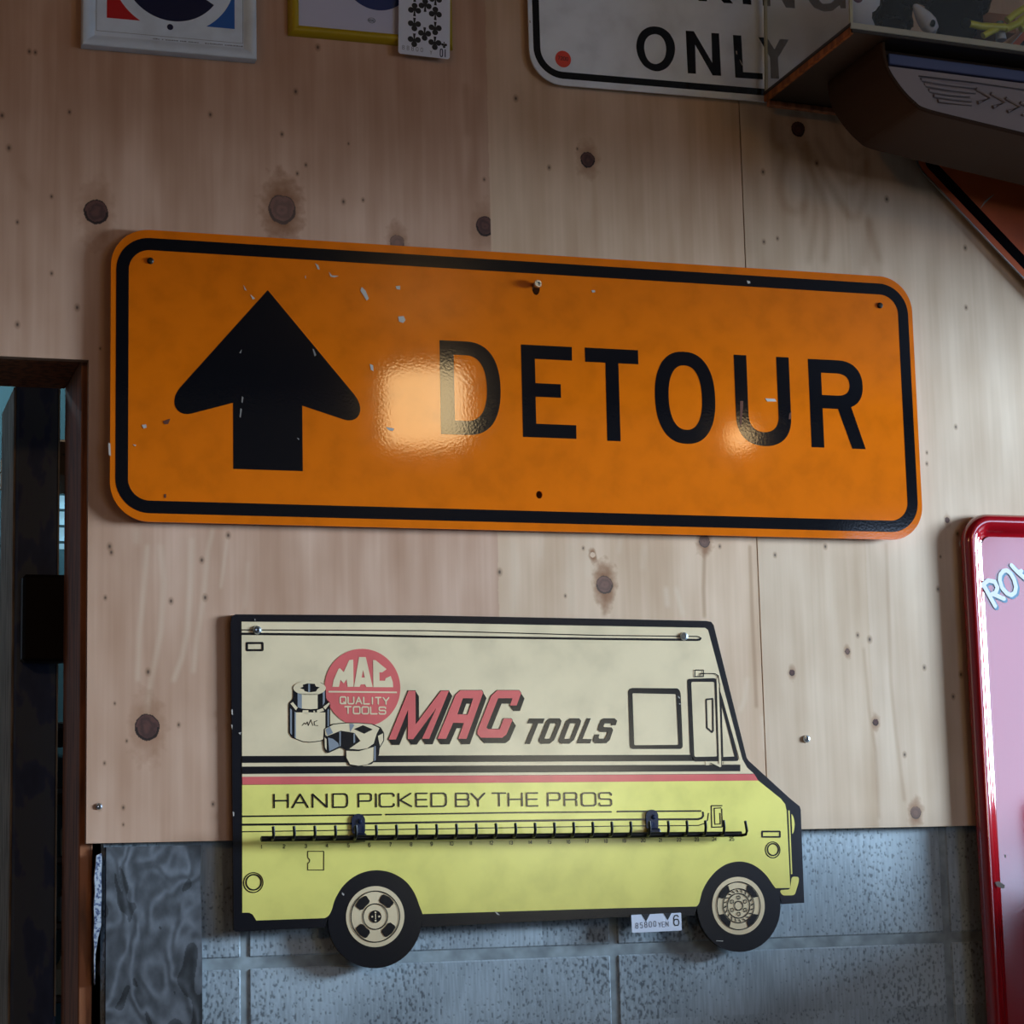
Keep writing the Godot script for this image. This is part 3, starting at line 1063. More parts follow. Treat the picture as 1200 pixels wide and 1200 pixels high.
# ------------------------------------------------------------------ the doorway
func doorway() -> void:
	var d := structure("door_1", "brown timber frame of the door opening")
	var jx := -0.4764
	var st := begin()
	box(st, Vector3(-0.4820, 0.0, -0.155), Vector3(-0.4685, 1.985, -0.0125), 0.0012)
	part("jamb", st, M.frame_wood, d)
	st = begin()
	box(st, Vector3(-1.45, 1.9680, -0.155), Vector3(-0.4820, 1.99, -0.0125), 0.0012)
	part("header", st, M.frame_wood, d)
	# torn white foam in the gap beside the jamb
	var foam := thing("foam_strip", "torn strip of white foam stuck in the dark gap beside the jamb", "foam strip", Vector3(-0.4647, 1.468, -0.006))
	st = begin()
	plate(st, mm([-1, -2, 4, 0, 4.5, -8, 3.8, -22, 4.4, -40, 3.6, -58, 4, -70, 1, -82, -1.5, -98, -2, -128, -3, -104, -2.6, -92, -3.4, -80, -2.6, -66, -3.4, -52, -2.2, -38, -3, -24, -1.6, -12]), -0.006, 0.002)
	part("foam_body", st, M.foam, foam)
	# grey weathered plank
	var o := thing("grey_plank", "grey weathered plank with swirling grain standing below the plywood", "plank", Vector3(-0.4092, 1.0, 0))
	var m := mat("swirl_grain", Color.WHITE, 0.8)
	m.albedo_texture = swirl_image()
	m.heightmap_enabled = true
	m.heightmap_texture = m.albedo_texture
	m.heightmap_scale = 0.05
	uv_box = Rect2(-0.055, -1.0, 0.11, 1.48)
	st = begin()
	var edge := PackedVector2Array()
	var rng := RandomNumberGenerator.new()
	rng.seed = 4
	for i in 41:
		edge.append(Vector2(0.0475 + rng.randf_range(-0.0012, 0.0012), -1.0 + 1.474 * i / 40.0))
	for i in 21:
		edge.append(Vector2(-0.047 + rng.randf_range(-0.0008, 0.0008), 0.474 - 1.474 * i / 20.0))
	plate(st, edge, -0.0130, -0.0040)
	part("plank_body", st, m, o)
	uv_box = Rect2(0, 0, 1, 1)
	# old post that stands in the opening
	var p := thing("timber_post", "dark charred timber post standing in the doorway", "post", Vector3(-0.5035, 0, -0.2))
	st = begin()
	var sec := mm([-26, -150, 20, -150, 21, -2, 18, 0, -23, 0, -26, -3])
	for i in sec.size():
		sec[i] = Vector2(sec[i].x, sec[i].y)
	for i in sec.size():
		var a := sec[i]
		var b := sec[(i + 1) % sec.size()]
		if i == 5:
			continue
		quad(st, Vector3(a.x, 0, a.y), Vector3(a.x, 1.981, a.y), Vector3(b.x, 1.981, b.y), Vector3(b.x, 0, b.y))
	quad(st, Vector3(-0.026, 1.981, -0.15), Vector3(0.02, 1.981, -0.15), Vector3(0.02, 1.981, 0), Vector3(-0.026, 1.981, 0))
	part("post_body", st, M.charred_wood, p)
	st = begin()
	box(st, Vector3(-0.0285, 0.0, -0.15), Vector3(-0.0255, 1.978, -0.002), 0.001)
	part("weathered_face", st, M.weathered_wood, p, "pale weathered side of the post")
	st = begin()
	box(st, Vector3(-0.020, 1.6735, 0.0), Vector3(0.0335, 1.767, 0.03), 0.003)
	part("latch_box", st, M.black_iron, p, "black iron latch box")
	st = begin()
	box(st, Vector3(0.0195, 1.30, -0.02), Vector3(0.0212, 1.978, 0.0012), 0.0004)
	part("edge_strip", st, M.weathered_wood, p, "thin pale strip along the edge")


func swirl_image() -> ImageTexture:
	var w := 128
	var h := 1480
	var n := FastNoiseLite.new()
	n.seed = 12
	n.frequency = 0.016
	n.fractal_octaves = 2
	var f := FastNoiseLite.new()
	f.seed = 3
	f.frequency = 0.06
	var bytes := PackedByteArray()
	bytes.resize(w * h * 3)
	for j in h:
		for i in w:
			var x := i * 0.86
			var wx := n.get_noise_2d(x, j * 0.55) * 34.0
			var wy := n.get_noise_2d(x + 300, j * 0.55) * 46.0
			var g := sin((x + wx * 2.2) * 0.16 + n.get_noise_2d(x + wx, j + wy) * 5.0)
			var v := 0.60 + 0.12 * g + 0.14 * f.get_noise_2d(x, j * 0.7)
			if n.get_noise_2d(x * 1.4 + 900 + wx, j * 0.8 + wy) > 0.38:
				v -= 0.22
			v = clampf(v, 0.12, 1.0)
			var o := (j * w + i) * 3
			bytes[o] = int(150 * v)
			bytes[o + 1] = int(156 * v)
			bytes[o + 2] = int(166 * v)
	return ImageTexture.create_from_image(Image.create_from_data(w, h, false, Image.FORMAT_RGB8, bytes))


func back_room() -> void:
	var o := structure("wall_rear", "teal sheet wall of the back room")
	var st := begin()
	for i in 16:
		var x := -1.5 + i * 0.1
		box(st, Vector3(x, 0, -2.05), Vector3(x + 0.094, 3.0, -2.0 + 0.012 * (i % 2)), 0.004)
	part("corrugated_sheet", st, M.teal_sheet, o)
	var l := OmniLight3D.new()  # unseen light, out of view, that brightens the back room
	l.name = "unseen_back_room_light"
	l.position = Vector3(-0.7, 2.6, -1.6)
	l.light_color = Color(0.8, 0.93, 1.0)
	l.light_energy = 0.35
	l.light_size = 0.1
	l.omni_range = 6.0
	l.omni_attenuation = 2.0
	l.shadow_enabled = true
	add_child(l)
	var win := structure("window_1", "small lit grid window seen through the gap beside the post")
	var c: Vector3 = Vector3(-0.2792, 2.0965, -1.9)
	st = begin()
	box(st, c + Vector3(-0.06, -0.055, -0.012), c + Vector3(0.06, 0.055, -0.004))
	part("pane", st, M.lit_pane, win)
	for i in 4:
		st = begin()
		box(st, c + Vector3(-0.06, -0.046 + 0.03 * i, -0.006), c + Vector3(0.06, -0.042 + 0.03 * i, 0.004))
		part("grid_bar", st, M.teal_sheet, win)
	for i in 5:
		st = begin()
		box(st, c + Vector3(-0.052 + 0.025 * i, -0.055, -0.006), c + Vector3(-0.05 + 0.025 * i, 0.055, 0.003))
		part("grid_bar", st, M.teal_sheet, win)
	var b := thing("cardboard_box", "tan cardboard box in the back room above the lit window", "box", Vector3(-0.3157, 2.1093, -1.6))
	st = begin()
	box(st, Vector3(-0.1, 0, -0.1), Vector3(0.1, 0.06, 0.1), 0.004)
	part("box_body", st, M.cardboard, b)
	st = begin()
	box(st, Vector3(-0.101, 0.0325, -0.101), Vector3(0.101, 0.036, 0.101), 0.001)
	part("flap_line", st, M.ply_edge, b)
	var heights := [1.245, 1.36, 1.465, 1.575, 1.68]
	var which := ["lowest", "second lowest", "middle", "second highest", "highest"]
	for i in 5:
		var s := thing("shelf_board", "dark board on the back room wall behind the post, %s of five" % which[i], "shelf", Vector3(-0.32, heights[i], -1.7), 0, "dark boards on the back room wall")
		st = begin()
		box(st, Vector3(-0.2, 0, -0.29), Vector3(0.2, 0.0115, 0.26), 0.002)
		part("board", st, M.shelf_paint, s)
		for x in [-0.18, 0.16]:
			st = begin()
			box(st, Vector3(x, -0.03, -0.29), Vector3(x + 0.02, -0.0005, 0.15), 0.002)
			part("bracket", st, M.black_iron, s)
	var ys := [1.257, 1.372, 1.477, 1.587, 1.692]
	for i in ys.size():
		var pale := i % 2 == 0
		var j := thing("jar", ["stout pale jar on the lowest dark board", "dark jar with a pale cap on the second lowest dark board", "pale jar on the middle dark board", "dark squat jar on the second highest dark board", "tall pale jar on the highest dark board"][i], "jar", Vector3(-0.315 + 0.004 * i, ys[i] + 0.0005, -1.47), 0, "jars on the dark boards")
		st = begin()
		lathe(st, [Vector2(0, 0), Vector2(0.026, 0), Vector2(0.027, 0.04), Vector2(0.018, 0.055), Vector2(0.018, 0.06)], Vector3.ZERO, Vector3.UP, 18)
		part("jar_body", st, M.jar_pale if pale else M.bottle_dark, j)
		st = begin()
		lathe(st, [Vector2(0.019, 0.06), Vector2(0.02, 0.07), Vector2(0, 0.071)], Vector3.ZERO, Vector3.UP, 18)
		part("jar_lid", st, M.bottle_dark if pale else M.jar_pale, j)


# ------------------------------------------------------------------ DETOUR sign
func detour_sign() -> void:
	var o := thing("detour_sign", "long orange traffic sign with a black arrow reading DETOUR", "sign", Vector3(0.001, 1.9507, 0.012), -0.001)
	var holes := [ellipse(Vector2(-0.0002, -0.113), 0.0036, 0.0042, 16), ellipse(Vector2(0.0019, 0.1145), 0.0045, 0.0075, 16)]
	var st := begin()
	plate(st, round_box(-0.457, -0.1525, 0.457, 0.1525, 0.040, 12), -0.0022, 0.0, holes)
	part("panel", st, M.orange_sheeting, o, "orange reflective panel with rounded corners")
	var z := 0.0002
	st = begin()
	fill(st, [round_box(-0.4515, -0.1438, 0.4515, 0.1438, 0.035, 12), round_box(-0.4388, -0.1308, 0.4388, 0.1308, 0.022, 12)], z)
	part("border", st, M.sign_black, o, "black border line")
	# arrow
	var a := PackedVector2Array([Vector2(-0.2940, 0.0955)])
	a.append_array(curve(Vector2(-0.3855, -0.0120), Vector2(-0.3985, -0.0275), Vector2(-0.3900, -0.0440), Vector2(-0.3740, -0.0392), 10))
	for q in [[-0.3310, -0.0262], [-0.3310, -0.0955], [-0.2583, -0.0955], [-0.2583, -0.0262]]:
		a.append(Vector2(q[0], q[1]))
	a.append_array(curve(Vector2(-0.2140, -0.0392), Vector2(-0.1980, -0.0440), Vector2(-0.1895, -0.0275), Vector2(-0.2025, -0.0120), 10))
	st = begin()
	fill(st, [a], z)
	part("arrow", st, M.sign_black, o, "black upward arrow with rounded wings")
	var k := 0.001
	# D
	var d := PackedVector2Array([Vector2(-108.2, -50.8), Vector2(-108.2, 51.2)])
	d.append_array(curve(Vector2(-78, 51.2), Vector2(-54, 51.2), Vector2(-41, 33), Vector2(-41, 0.2), 12))
	d.append_array(curve(Vector2(-41, 0.2), Vector2(-41, -33), Vector2(-54, -50.8), Vector2(-78, -50.8), 12))
	var e := PackedVector2Array([Vector2(-92.7, -35.5), Vector2(-92.7, 36)])
	e.append_array(curve(Vector2(-79, 36), Vector2(-64, 36), Vector2(-56.3, 23), Vector2(-56.3, 0.2), 12))
	e.append_array(curve(Vector2(-56.3, 0.2), Vector2(-56.3, -23), Vector2(-64, -35.5), Vector2(-79, -35.5), 12))
	var word := [["D", [d, e]]]
	word.append(["E", [flat([-16.8, -50.6, 43.8, -50.6, 44.0, -35.6, -1.6, -35.6, -1.6, -6.0, 27.4, -6.0, 27.4, 9.0, -1.4, 9.0, -1.4, 35.8, 41.2, 35.8, 41.4, 51.0, -16.8, 51.0])]])
	word.append(["T", [flat([79.4, -51.4, 94.7, -51.4, 94.9, 35.3, 118.3, 35.3, 118.3, 51.2, 56.4, 51.2, 56.4, 35.3, 79.8, 35.3])]])
	word.append(["O", [super_ellipse(Vector2(172.3, 0.3), 35.7, 51.8, 0.86), super_ellipse(Vector2(172.5, 0.4), 19.8, 36.2, 0.86)]])
	var u := PackedVector2Array([Vector2(232.3, 51.6)])
	u.append_array(curve(Vector2(232.3, -17), Vector2(232.3, -39), Vector2(245, -50.8), Vector2(265.7, -50.8), 10))
	u.append_array(curve(Vector2(265.7, -50.8), Vector2(286, -50.8), Vector2(299.1, -39), Vector2(299.1, -17), 10))
	u.append(Vector2(299.1, 51.6)); u.append(Vector2(283.9, 51.6))
	u.append_array(curve(Vector2(283.9, -16), Vector2(283.9, -28), Vector2(277, -35), Vector2(265.7, -35), 10))
	u.append_array(curve(Vector2(265.7, -35), Vector2(254, -35), Vector2(247.4, -28), Vector2(247.4, -16), 10))
	u.append(Vector2(247.4, 51.6))
	word.append(["U", [u]])
	var r := PackedVector2Array([Vector2(322.9, -50), Vector2(322.9, 51.2)])
	r.append_array(curve(Vector2(360, 51.2), Vector2(379, 51.2), Vector2(389.5, 40), Vector2(389.5, 23), 10))
	r.append_array(curve(Vector2(389.5, 23), Vector2(389.5, 10), Vector2(384, 1.5), Vector2(373.8, -2.2), 8))
	for q in [[389.6, -50], [373.0, -50], [357.4, -5], [338.3, -5], [338.3, -50]]:
		r.append(Vector2(q[0], q[1]))
	var r2 := PackedVector2Array([Vector2(338.3, 10.4), Vector2(338.3, 35.9)])
	r2.append_array(curve(Vector2(358, 35.9), Vector2(368, 35.9), Vector2(373.2, 31), Vector2(373.2, 23.2), 8))
	r2.append_array(curve(Vector2(373.2, 23.2), Vector2(373.2, 15), Vector2(368, 10.4), Vector2(358, 10.4), 8))
	word.append(["R", [r, r2]])
	for l in word:
		var cs := []
		for c in l[1]:
			var s := PackedVector2Array()
			for v in c:
				s.append(v * k)
			cs.append(s)
		st = begin()
		fill(st, cs, z)
		part("letter", st, M.sign_black, o, "black letter " + l[0])
	# fixings
	for q in [[-0.4167, 0.1194, 0.0034], [0.4161, 0.1178, 0.0034]]:
		st = begin()
		lathe(st, [Vector2(q[2], 0.0), Vector2(q[2], 0.0012), Vector2(q[2] * 0.6, 0.0022), Vector2(0, 0.0024)], Vector3(q[0], q[1], 0.0), Vector3.BACK, 16)
		part("rivet", st, M.rivet_dark, o, "dark rivet in the corner")
	st = begin()
	lathe(st, [Vector2(0.0022, -0.0118), Vector2(0.0022, 0.004), Vector2(0.0042, 0.004), Vector2(0.0046, 0.0062), Vector2(0.0038, 0.0085), Vector2(0.002, 0.0085), Vector2(0.0016, 0.006), Vector2(0, 0.006)], Vector3(0.0019, 0.1178, 0.0), Vector3.BACK, 18)
	part("screw", st, M.zinc, o, "zinc screw that hangs the sign")
	for q in [[-0.40, 0.08], [0.40, 0.08], [-0.4, -0.1], [0.4, -0.1]]:
		st = begin()
		lathe(st, [Vector2(0.006, -0.0118), Vector2(0.006, -0.0022)], Vector3(q[0], q[1], 0.0), Vector3.BACK, 12)
		part("spacer", st, M.rivet_dark, o)
	# scratches through the sheeting to bare metal
	for q in [[-243.2, 127.4, -239.8, 125.6, -238.2, 120.8, -240.5, 121.3],
			[-228.5, 119.1, -225.2, 115.3, -217.8, 115.2, -222.9, 113.2, -226.9, 114.1],
			[-193, 104.6, -188.8, 100.8, -185.4, 92.4, -187.8, 90, -191.1, 95.5, -194.5, 100.5],
			[-319.7, 99.6, -316.4, 93.5, -318.6, 94.5],
			[-312.5, 89.8, -307.6, 85.6, -310.3, 84.3],
			[-254.1, 113.3, -253.3, 113.4, -253.3, 110.2, -254.1, 110.8],
			[-185.2, 21.6, -181.8, 20.1, -181.3, 13.9, -184.2, 15.4],
			[-425, -53.1, -420.7, -52.4, -420.1, -55.6, -423.4, -56.8],
			[-434, -73.5, -430.8, -74, -431.8, -75.6],
			[-153.6, 74.6, -147.5, 75.4, -145.4, 71.2, -148.2, 67.8, -152.6, 69.2],
			[-155.8, 107.6, -150.8, 108.5, -150.9, 104.1, -154.7, 104.4],
			[-168.4, -45.6, -159.8, -46.9, -161.4, -49.6, -165.8, -48.7],
			[268.3, 3.4, 280.1, 3.3, 281.9, 0.4, 270.6, 0],
			[251.6, 137.5, 255.3, 137.1, 255.9, 134.8, 252.7, 134],
			[66, 115.9, 69.8, 116.2, 70.3, 113.9, 66.8, 113.2],
			[-458.9, -72.8, -456.8, -73.3, -456.2, -86.2, -458.3, -85.2]]:
		pieces("scuff_mark", [mm(q)], 0.0004, M.scuff, o)
	for q in [[-321.9, -18.7, -320.2, -20.3, -321.4, -26.4, -322.5, -24.8], [-323.6, -31.5, -321.9, -32.5, -323.1, -41.5, -324.5, -41], [-246.9, 35.1, -245.5, 34.6, -243, 28.5, -244.7, 26.8], [-324.5, 26.9, -321.7, 30.9, -322.8, 26.4], [-264.6, -60.3, -261.8, -61.4, -262.3, -63]]:
		pieces("scuff_mark", [mm(q)], 0.0004, M.chip_grey, o)
	for q in [[237.8, -0.8, 241.5, -0.7, 240.4, -12.3, 237.8, -29.8, 236.1, -26.9, 237.2, -15.3], [296.9, -13, 299.5, -9.9, 298.5, -18.7, 296, -19.4], [-403.5, -48.4, -396, -45.4, -398.1, -51, -401.9, -51.6], [-402.4, -124.1, -400.2, -123.5, -400.2, -127.3, -401.8, -127.9]]:
		pieces("rust_mark", [mm(q)], 0.0004, M.rust, o)


# ------------------------------------------------------------------ van sign
func van_sign() -> void:
	var o := thing("van_sign", "cut-out board shaped like a cream and yellow delivery van reading MAC TOOLS", "sign", Vector3(-0.0355, 1.5428, 0.0065), -0.0032)
	var w1 := Vector2(-0.1494, -0.1475)
	var w2 := Vector2(0.2525, -0.1445)
	var zs := 0.00025
	# the board
	var top := mm([-297.5, 153.5, -296.4, 160.1, -292.6, 162.3, -90.3, 164])
	top.append_array(mm([99.7, 163.1, 225.7, 162.3, 231.5, 161.4, 234.3, 157.9, 267.7, 13.6, 270.1, 10.3, 316.4, -30.1, 328.3, -39.4, 329.6, -43.7]))
	top.append_array(mm([329.4, -44, 329.1, -143, 303.4, -143.8]))
	var out := top.duplicate()
	for i in 25:
		var t := deg_to_rad(12.0 - 192.0 * i / 24.0)
		out.append(w2 + Vector2(cos(t), sin(t)) * 0.0485)
	out.append_array(mm([200.8, -153.3, 167.7, -152.9, 109.9, -152.8]))
	out.append_array(mm([-100.2, -157.2]))
	for i in 25:
		var t := deg_to_rad(6.0 - 190.0 * i / 24.0)
		out.append(w1 + Vector2(cos(t), sin(t)) * 0.0492)
	out.append_array(mm([-201.3, -154.4, -245, -155, -292.3, -156.2, -294.9, -154.7, -295.1, -122.3]))
	var st := begin()
	plate(st, out, -0.0060, 0.0)
	part("board", st, M.van_black, o, "black board cut to the outline of a van")
	# painted fields
	var z := zs
	st = begin()
	var cream := mm([-286.4, 154.8, -90.4, 156.1])
	cream.append_array(mm([224.1, 154.7, 227.4, 152.4, 239.8, 103.2, 262.4, 12.3, 267.7, 3, 275.4, -3.6]))
	cream.append_array(mm([-286.2, -2.5]))
	fill(st, [cream], z)
	part("cream_body", st, M.van_cream, o, "cream upper body")
	st = begin()
	var red := mm([-286.2, -2.5, -285.9, -10.4])
	red.append_array(mm([280.3, -11.1, 275.8, -4]))
	fill(st, [red], z)
	part("red_stripe", st, M.van_red, o, "red stripe along the side")
	st = begin()
	var yel := mm([-286.2, -10.7, -286.3, -137.6, -279.2, -137.8, -275.8, -139.7, -272.1, -145.7]);
	yel.append_array(spline(mm([-202, -145.2, -197.8, -142.7, -194.7, -137.2, -192.3, -129.4, -189.2, -123, -183.7, -114.8, -175.9, -107.5, -166.2, -102, -156.5, -99.2, -146.8, -98.5, -136.1, -100, -126.3, -103.9, -117.6, -109.7, -110.8, -117.4, -106.1, -125.9, -103, -134.4, -99.4, -143.8])))
	yel.append_array(mm([110.1, -143.3]))
	yel.append_array(spline(mm([203.1, -143.8, 206, -141, 208.2, -134.6, 210.6, -127.5, 215.8, -119, 223, -110.7, 231.2, -104.2, 241.3, -99.3, 253.9, -97.4, 266.2, -99.4, 277, -105.1, 285.7, -112.9, 292.3, -122.1])))
	yel.append_array(mm([295.9, -126.6, 313.2, -126.8, 312.4, -43.8, 311, -36.8, 306.2, -30.9]))
	yel.append_array(mm([280.3, -11.1]))
	fill(st, [yel], z)
	part("yellow_body", st, M.van_yellow, o, "yellow lower body")
	pieces("grille_edge", [mm([314.4, -43.5, 316, -43.9, 316.3, -111.7, 314.7, -112.4])], z, M.van_yellow, o)
	pieces("headlamp_edge", [rounded(mm([317.9, -46.7, 320.6, -51.3, 321.5, -58.7, 320.4, -65.1, 318.1, -70]), 0.002)], z, M.van_yellow, o)
	pieces("bumper", [rounded(mm([300.2, -128.8, 312.8, -128.4, 315.4, -114.6, 324.2, -115.2, 323.1, -121.9, 318.1, -134.7, 303.6, -134.7]), 0.003)], z, M.van_yellow, o, "yellow bumper at the front")
	# black bands
	z = zs * 2
	var b1 := mm([-286.2, 18.4, -286.2, 11.5]);
	b1.append_array(mm([206.2, 10.5, 203.4, 17.2]))
	var b2 := mm([-286.2, 7.8, -286.2, 0.4]);
	b2.append_array(mm([259.4, -0.8, 259.7, 6.3]))
	pieces("black_band", [b1, b2], z, M.van_ink, o, "black band along the side")
	var l1 := mm([-286.4, 146.4, -90.5, 147.9]);
	l1.append_array(mm([99.2, 145.1, 214.2, 145.2, 217.1, 144.5]))
	var l2 := mm([-286.5, 142.4, -182.1, 142.5, -90.6, 141.8]);
	l2.append_array(mm([99, 141.3, 214, 141.4, 217, 141.8, 218.3, 143.3]))
	inked("roof_line", [[l1, 0.0011], [l2, 0.0024]], z, M.van_ink, o)
	inked("hatch_outline", [[mm([-281, 133, -264.8, 133.2, -264.8, 125.9, -281, 125.7]), 0.0022, true], [mm([-219.1, -78.1, -202.4, -78.4, -202.6, -97.1, -219.2, -96.8, -219.2, -90.1, -217.3, -88.7, -217.2, -86.3, -219.1, -84.4]), 0.0008, true]], z, M.van_ink, o)
	# side window, door and mirror
	st = begin()
	fill(st, [rounded(mm([132.3, 86.4, 136.1, 88.9, 190.4, 88.7, 192.9, 83.7, 193.3, 23.5, 132.5, 23.7]), 0.004), rounded(mm([137.3, 83.2, 187.5, 82.4, 188.5, 27.9, 137.6, 27.7]), 0.0015)], z)
	part("side_window", st, M.van_ink, o, "outlined side window")
	st = begin()
	fill(st, [rounded(mm([201, 99, 234.4, 100, 241.8, 88.1, 258.1, 10.2, 205.2, 9.9, 201.4, 18.3]), 0.003), rounded(mm([205.6, 95.8, 232.9, 95.9, 233.2, 15.2, 206.4, 14.9]), 0.002), mm([240.3, 70.6, 253.4, 15.1, 240.1, 14.7])], z)
	part("cab_door", st, M.van_ink, o, "outlined cab door with a quarter window")
	pieces("door_pillar", [mm([234.9, 99.2, 238, 103.2, 240.7, 94.2, 260.7, 14, 259.2, 11, 241.2, 79.1])], z * 1.3, M.van_cream, o)
	pieces("mirror_arm", [mm([235.2, 99.2, 237.4, 99.2, 238.2, 5.2, 236.4, 3.2, 225.6, 8.4, 234.7, 7.2])], z * 1.6, M.van_cream, o, "cream mirror arm")
	pieces("sill_mark", [mm([218.9, 9.5, 222.6, 9.8, 223.3, 6.1, 219.2, 5.9]), mm([240.3, 9.4, 259.8, 9.2, 259.7, 6.8, 240.2, 7.2])], z * 1.4, M.van_cream, o)
	inked("mirror_line", [[mm([210.2, 108.6, 220.2, 108.6, 219.9, 101.5, 210, 101.4]), 0.0011, true], [mm([215.6, 102.1, 216.6, 104.9, 233.5, 104.8, 237.3, 102.6, 238.1, 94.2]), 0.0010], [mm([238.7, 94.2, 237.7, 4.2, 235.6, 3, 224.5, 8.3]), 0.0007]], z * 1.8, M.van_ink, o)
	inked("door_handle", [[mm([222.3, 76.8, 230.1, 77.5, 229.2, 43.1, 227.9, 41.3, 222.2, 46.1]), 0.0018, true]], z, M.van_ink, o, "outlined door handle")
	# pinstripes under the slogan
	var lines := []
	for q in [[[-286.1, -42.1, -141.8, -42.3], [-141.6, -42.3], 0.0016], [[-137.3, -42.2], [6.9, -42, 109.5, -42.5], 0.0016], [[116.2, -42.6], [116, -42.3, 211.9, -42.9], 0.0017],
			[[-286.1, -50.4, -173.4, -50.9], [17.7, -50.6, 112.9, -50.8, 208.4, -51.6, 212.4, -50.6, 214.5, -48.1, 214.2, -44.4], 0.0021], [[-286.1, -57.4, -173.5, -57.5], [17.5, -57.5, 112.7, -57.6, 208.2, -58.3, 215.2, -56.4, 219.3, -52.7, 220.7, -45.4], 0.0010]]:
		var p := mm(q[0])
		p.append_array(mm(q[1]))
		lines.append([p, q[2]])
	inked("pinstripe", lines, z, M.van_ink, o)
	inked("vent_outline", [[mm([236.7, -37.6, 224.2, -37.4, 223.9, -60.4, 236.2, -60.2, 236.2, -41]), 0.0012], [mm([235.4, -39.9, 227.5, -40.2, 227.6, -57.3, 234, -57, 234, -45.6]), 0.0011]], z, M.van_ink, o)
	inked("marker_lamp", [[mm([282.6, -65.8, 303.5, -66.1, 303.3, -72, 282.3, -71.6]), 0.0018, true]], z, M.van_ink, o)
	for q in [[Vector2(0.2942, -0.0857), 0.0085], [Vector2(-0.275, -0.1081), 0.0098]]:
		st = begin()
		ring(st, q[0], q[1], 0.0010, z)
		ring(st, q[0] + Vector2(0.0003, 0.0003), q[1] - 0.0022, 0.0014, z)
		part("lamp_ring", st, M.van_ink, o, "round outlined lamp")
	# wheels
	for k in 2:
		var c := Vector2(-0.1494, -0.1450) if k == 0 else Vector2(0.2517, -0.1442)
		st = begin()
		fill(st, [ellipse(c, 0.0306, 0.0306, 56)], z)
		var wheel := part("wheel", st, M.van_cream, o, "cream wheel with %s" % ["four slots" if k == 0 else "a bolted hub"])
		var rings := [0.0256, 0.0128] if k == 0 else [0.0252, 0.0180, 0.0130, 0.0048]
		for r in rings:
			st = begin()
			ring(st, c, r, 0.0010, z * 2)
			part("ring_line", st, M.van_ink, wheel)
		for s in 4:
			var mid: float = deg_to_rad(([52.0, 133.0, 227.0, 315.0] if k == 0 else [42.0, 138.0, 222.0, 315.0])[s])
			var p := PackedVector2Array()
			var shape := [[-0.28, 0.0238], [0.0, 0.0243], [0.28, 0.0238], [0.34, 0.0224], [0.40, 0.0170], [0.30, 0.0150], [0.0, 0.0147], [-0.30, 0.0150], [-0.40, 0.0170], [-0.34, 0.0224]] if k == 0 else [[-0.36, 0.0246], [-0.12, 0.0246], [0.12, 0.0246], [0.36, 0.0246], [0.30, 0.0190], [0.0, 0.0188], [-0.30, 0.0190]]
			for e in shape:
				p.append(c + Vector2(cos(mid + e[0]), sin(mid + e[0])) * e[1])
			pieces("slot", [p], z * 2, M.van_ink, wheel)
		if k == 0:
			st = begin()
			disc(st, c, 0.0063, z * 2)
			part("hub", st, M.van_ink, wheel)
			for q in [[-0.0035, 0, 0.001], [0.0038, 0, 0.0011], [0, 0.0042, 0.001], [0, -0.0042, 0.001]]:
				st = begin()
				disc(st, c + Vector2(q[0], q[1]), q[2], z * 3, 10)
				part("hub_mark", st, M.van_cream, wheel)
			inked("hub_mark", [[PackedVector2Array([c + Vector2(0, -0.0024), c + Vector2(0, 0.0024)]), 0.0009]], z * 3, M.van_cream, wheel)
		else:
			for s in 20:
				var a := TAU * s / 20.0
				inked("hub_tooth", [[PackedVector2Array([c + Vector2(cos(a), sin(a)) * 0.0146, c + Vector2(cos(a + 0.1), sin(a + 0.1)) * 0.0168]), 0.0011]], z * 2, M.van_ink, wheel)
			for s in 6:
				var a := TAU * s / 6.0 + 0.5
				st = begin()
				ring(st, c + Vector2(cos(a), sin(a)) * 0.0088, 0.0018, 0.0008, z * 2)
				part("wheel_nut", st, M.van_ink, wheel)
	van_lettering(o)
	hook_rail(o)


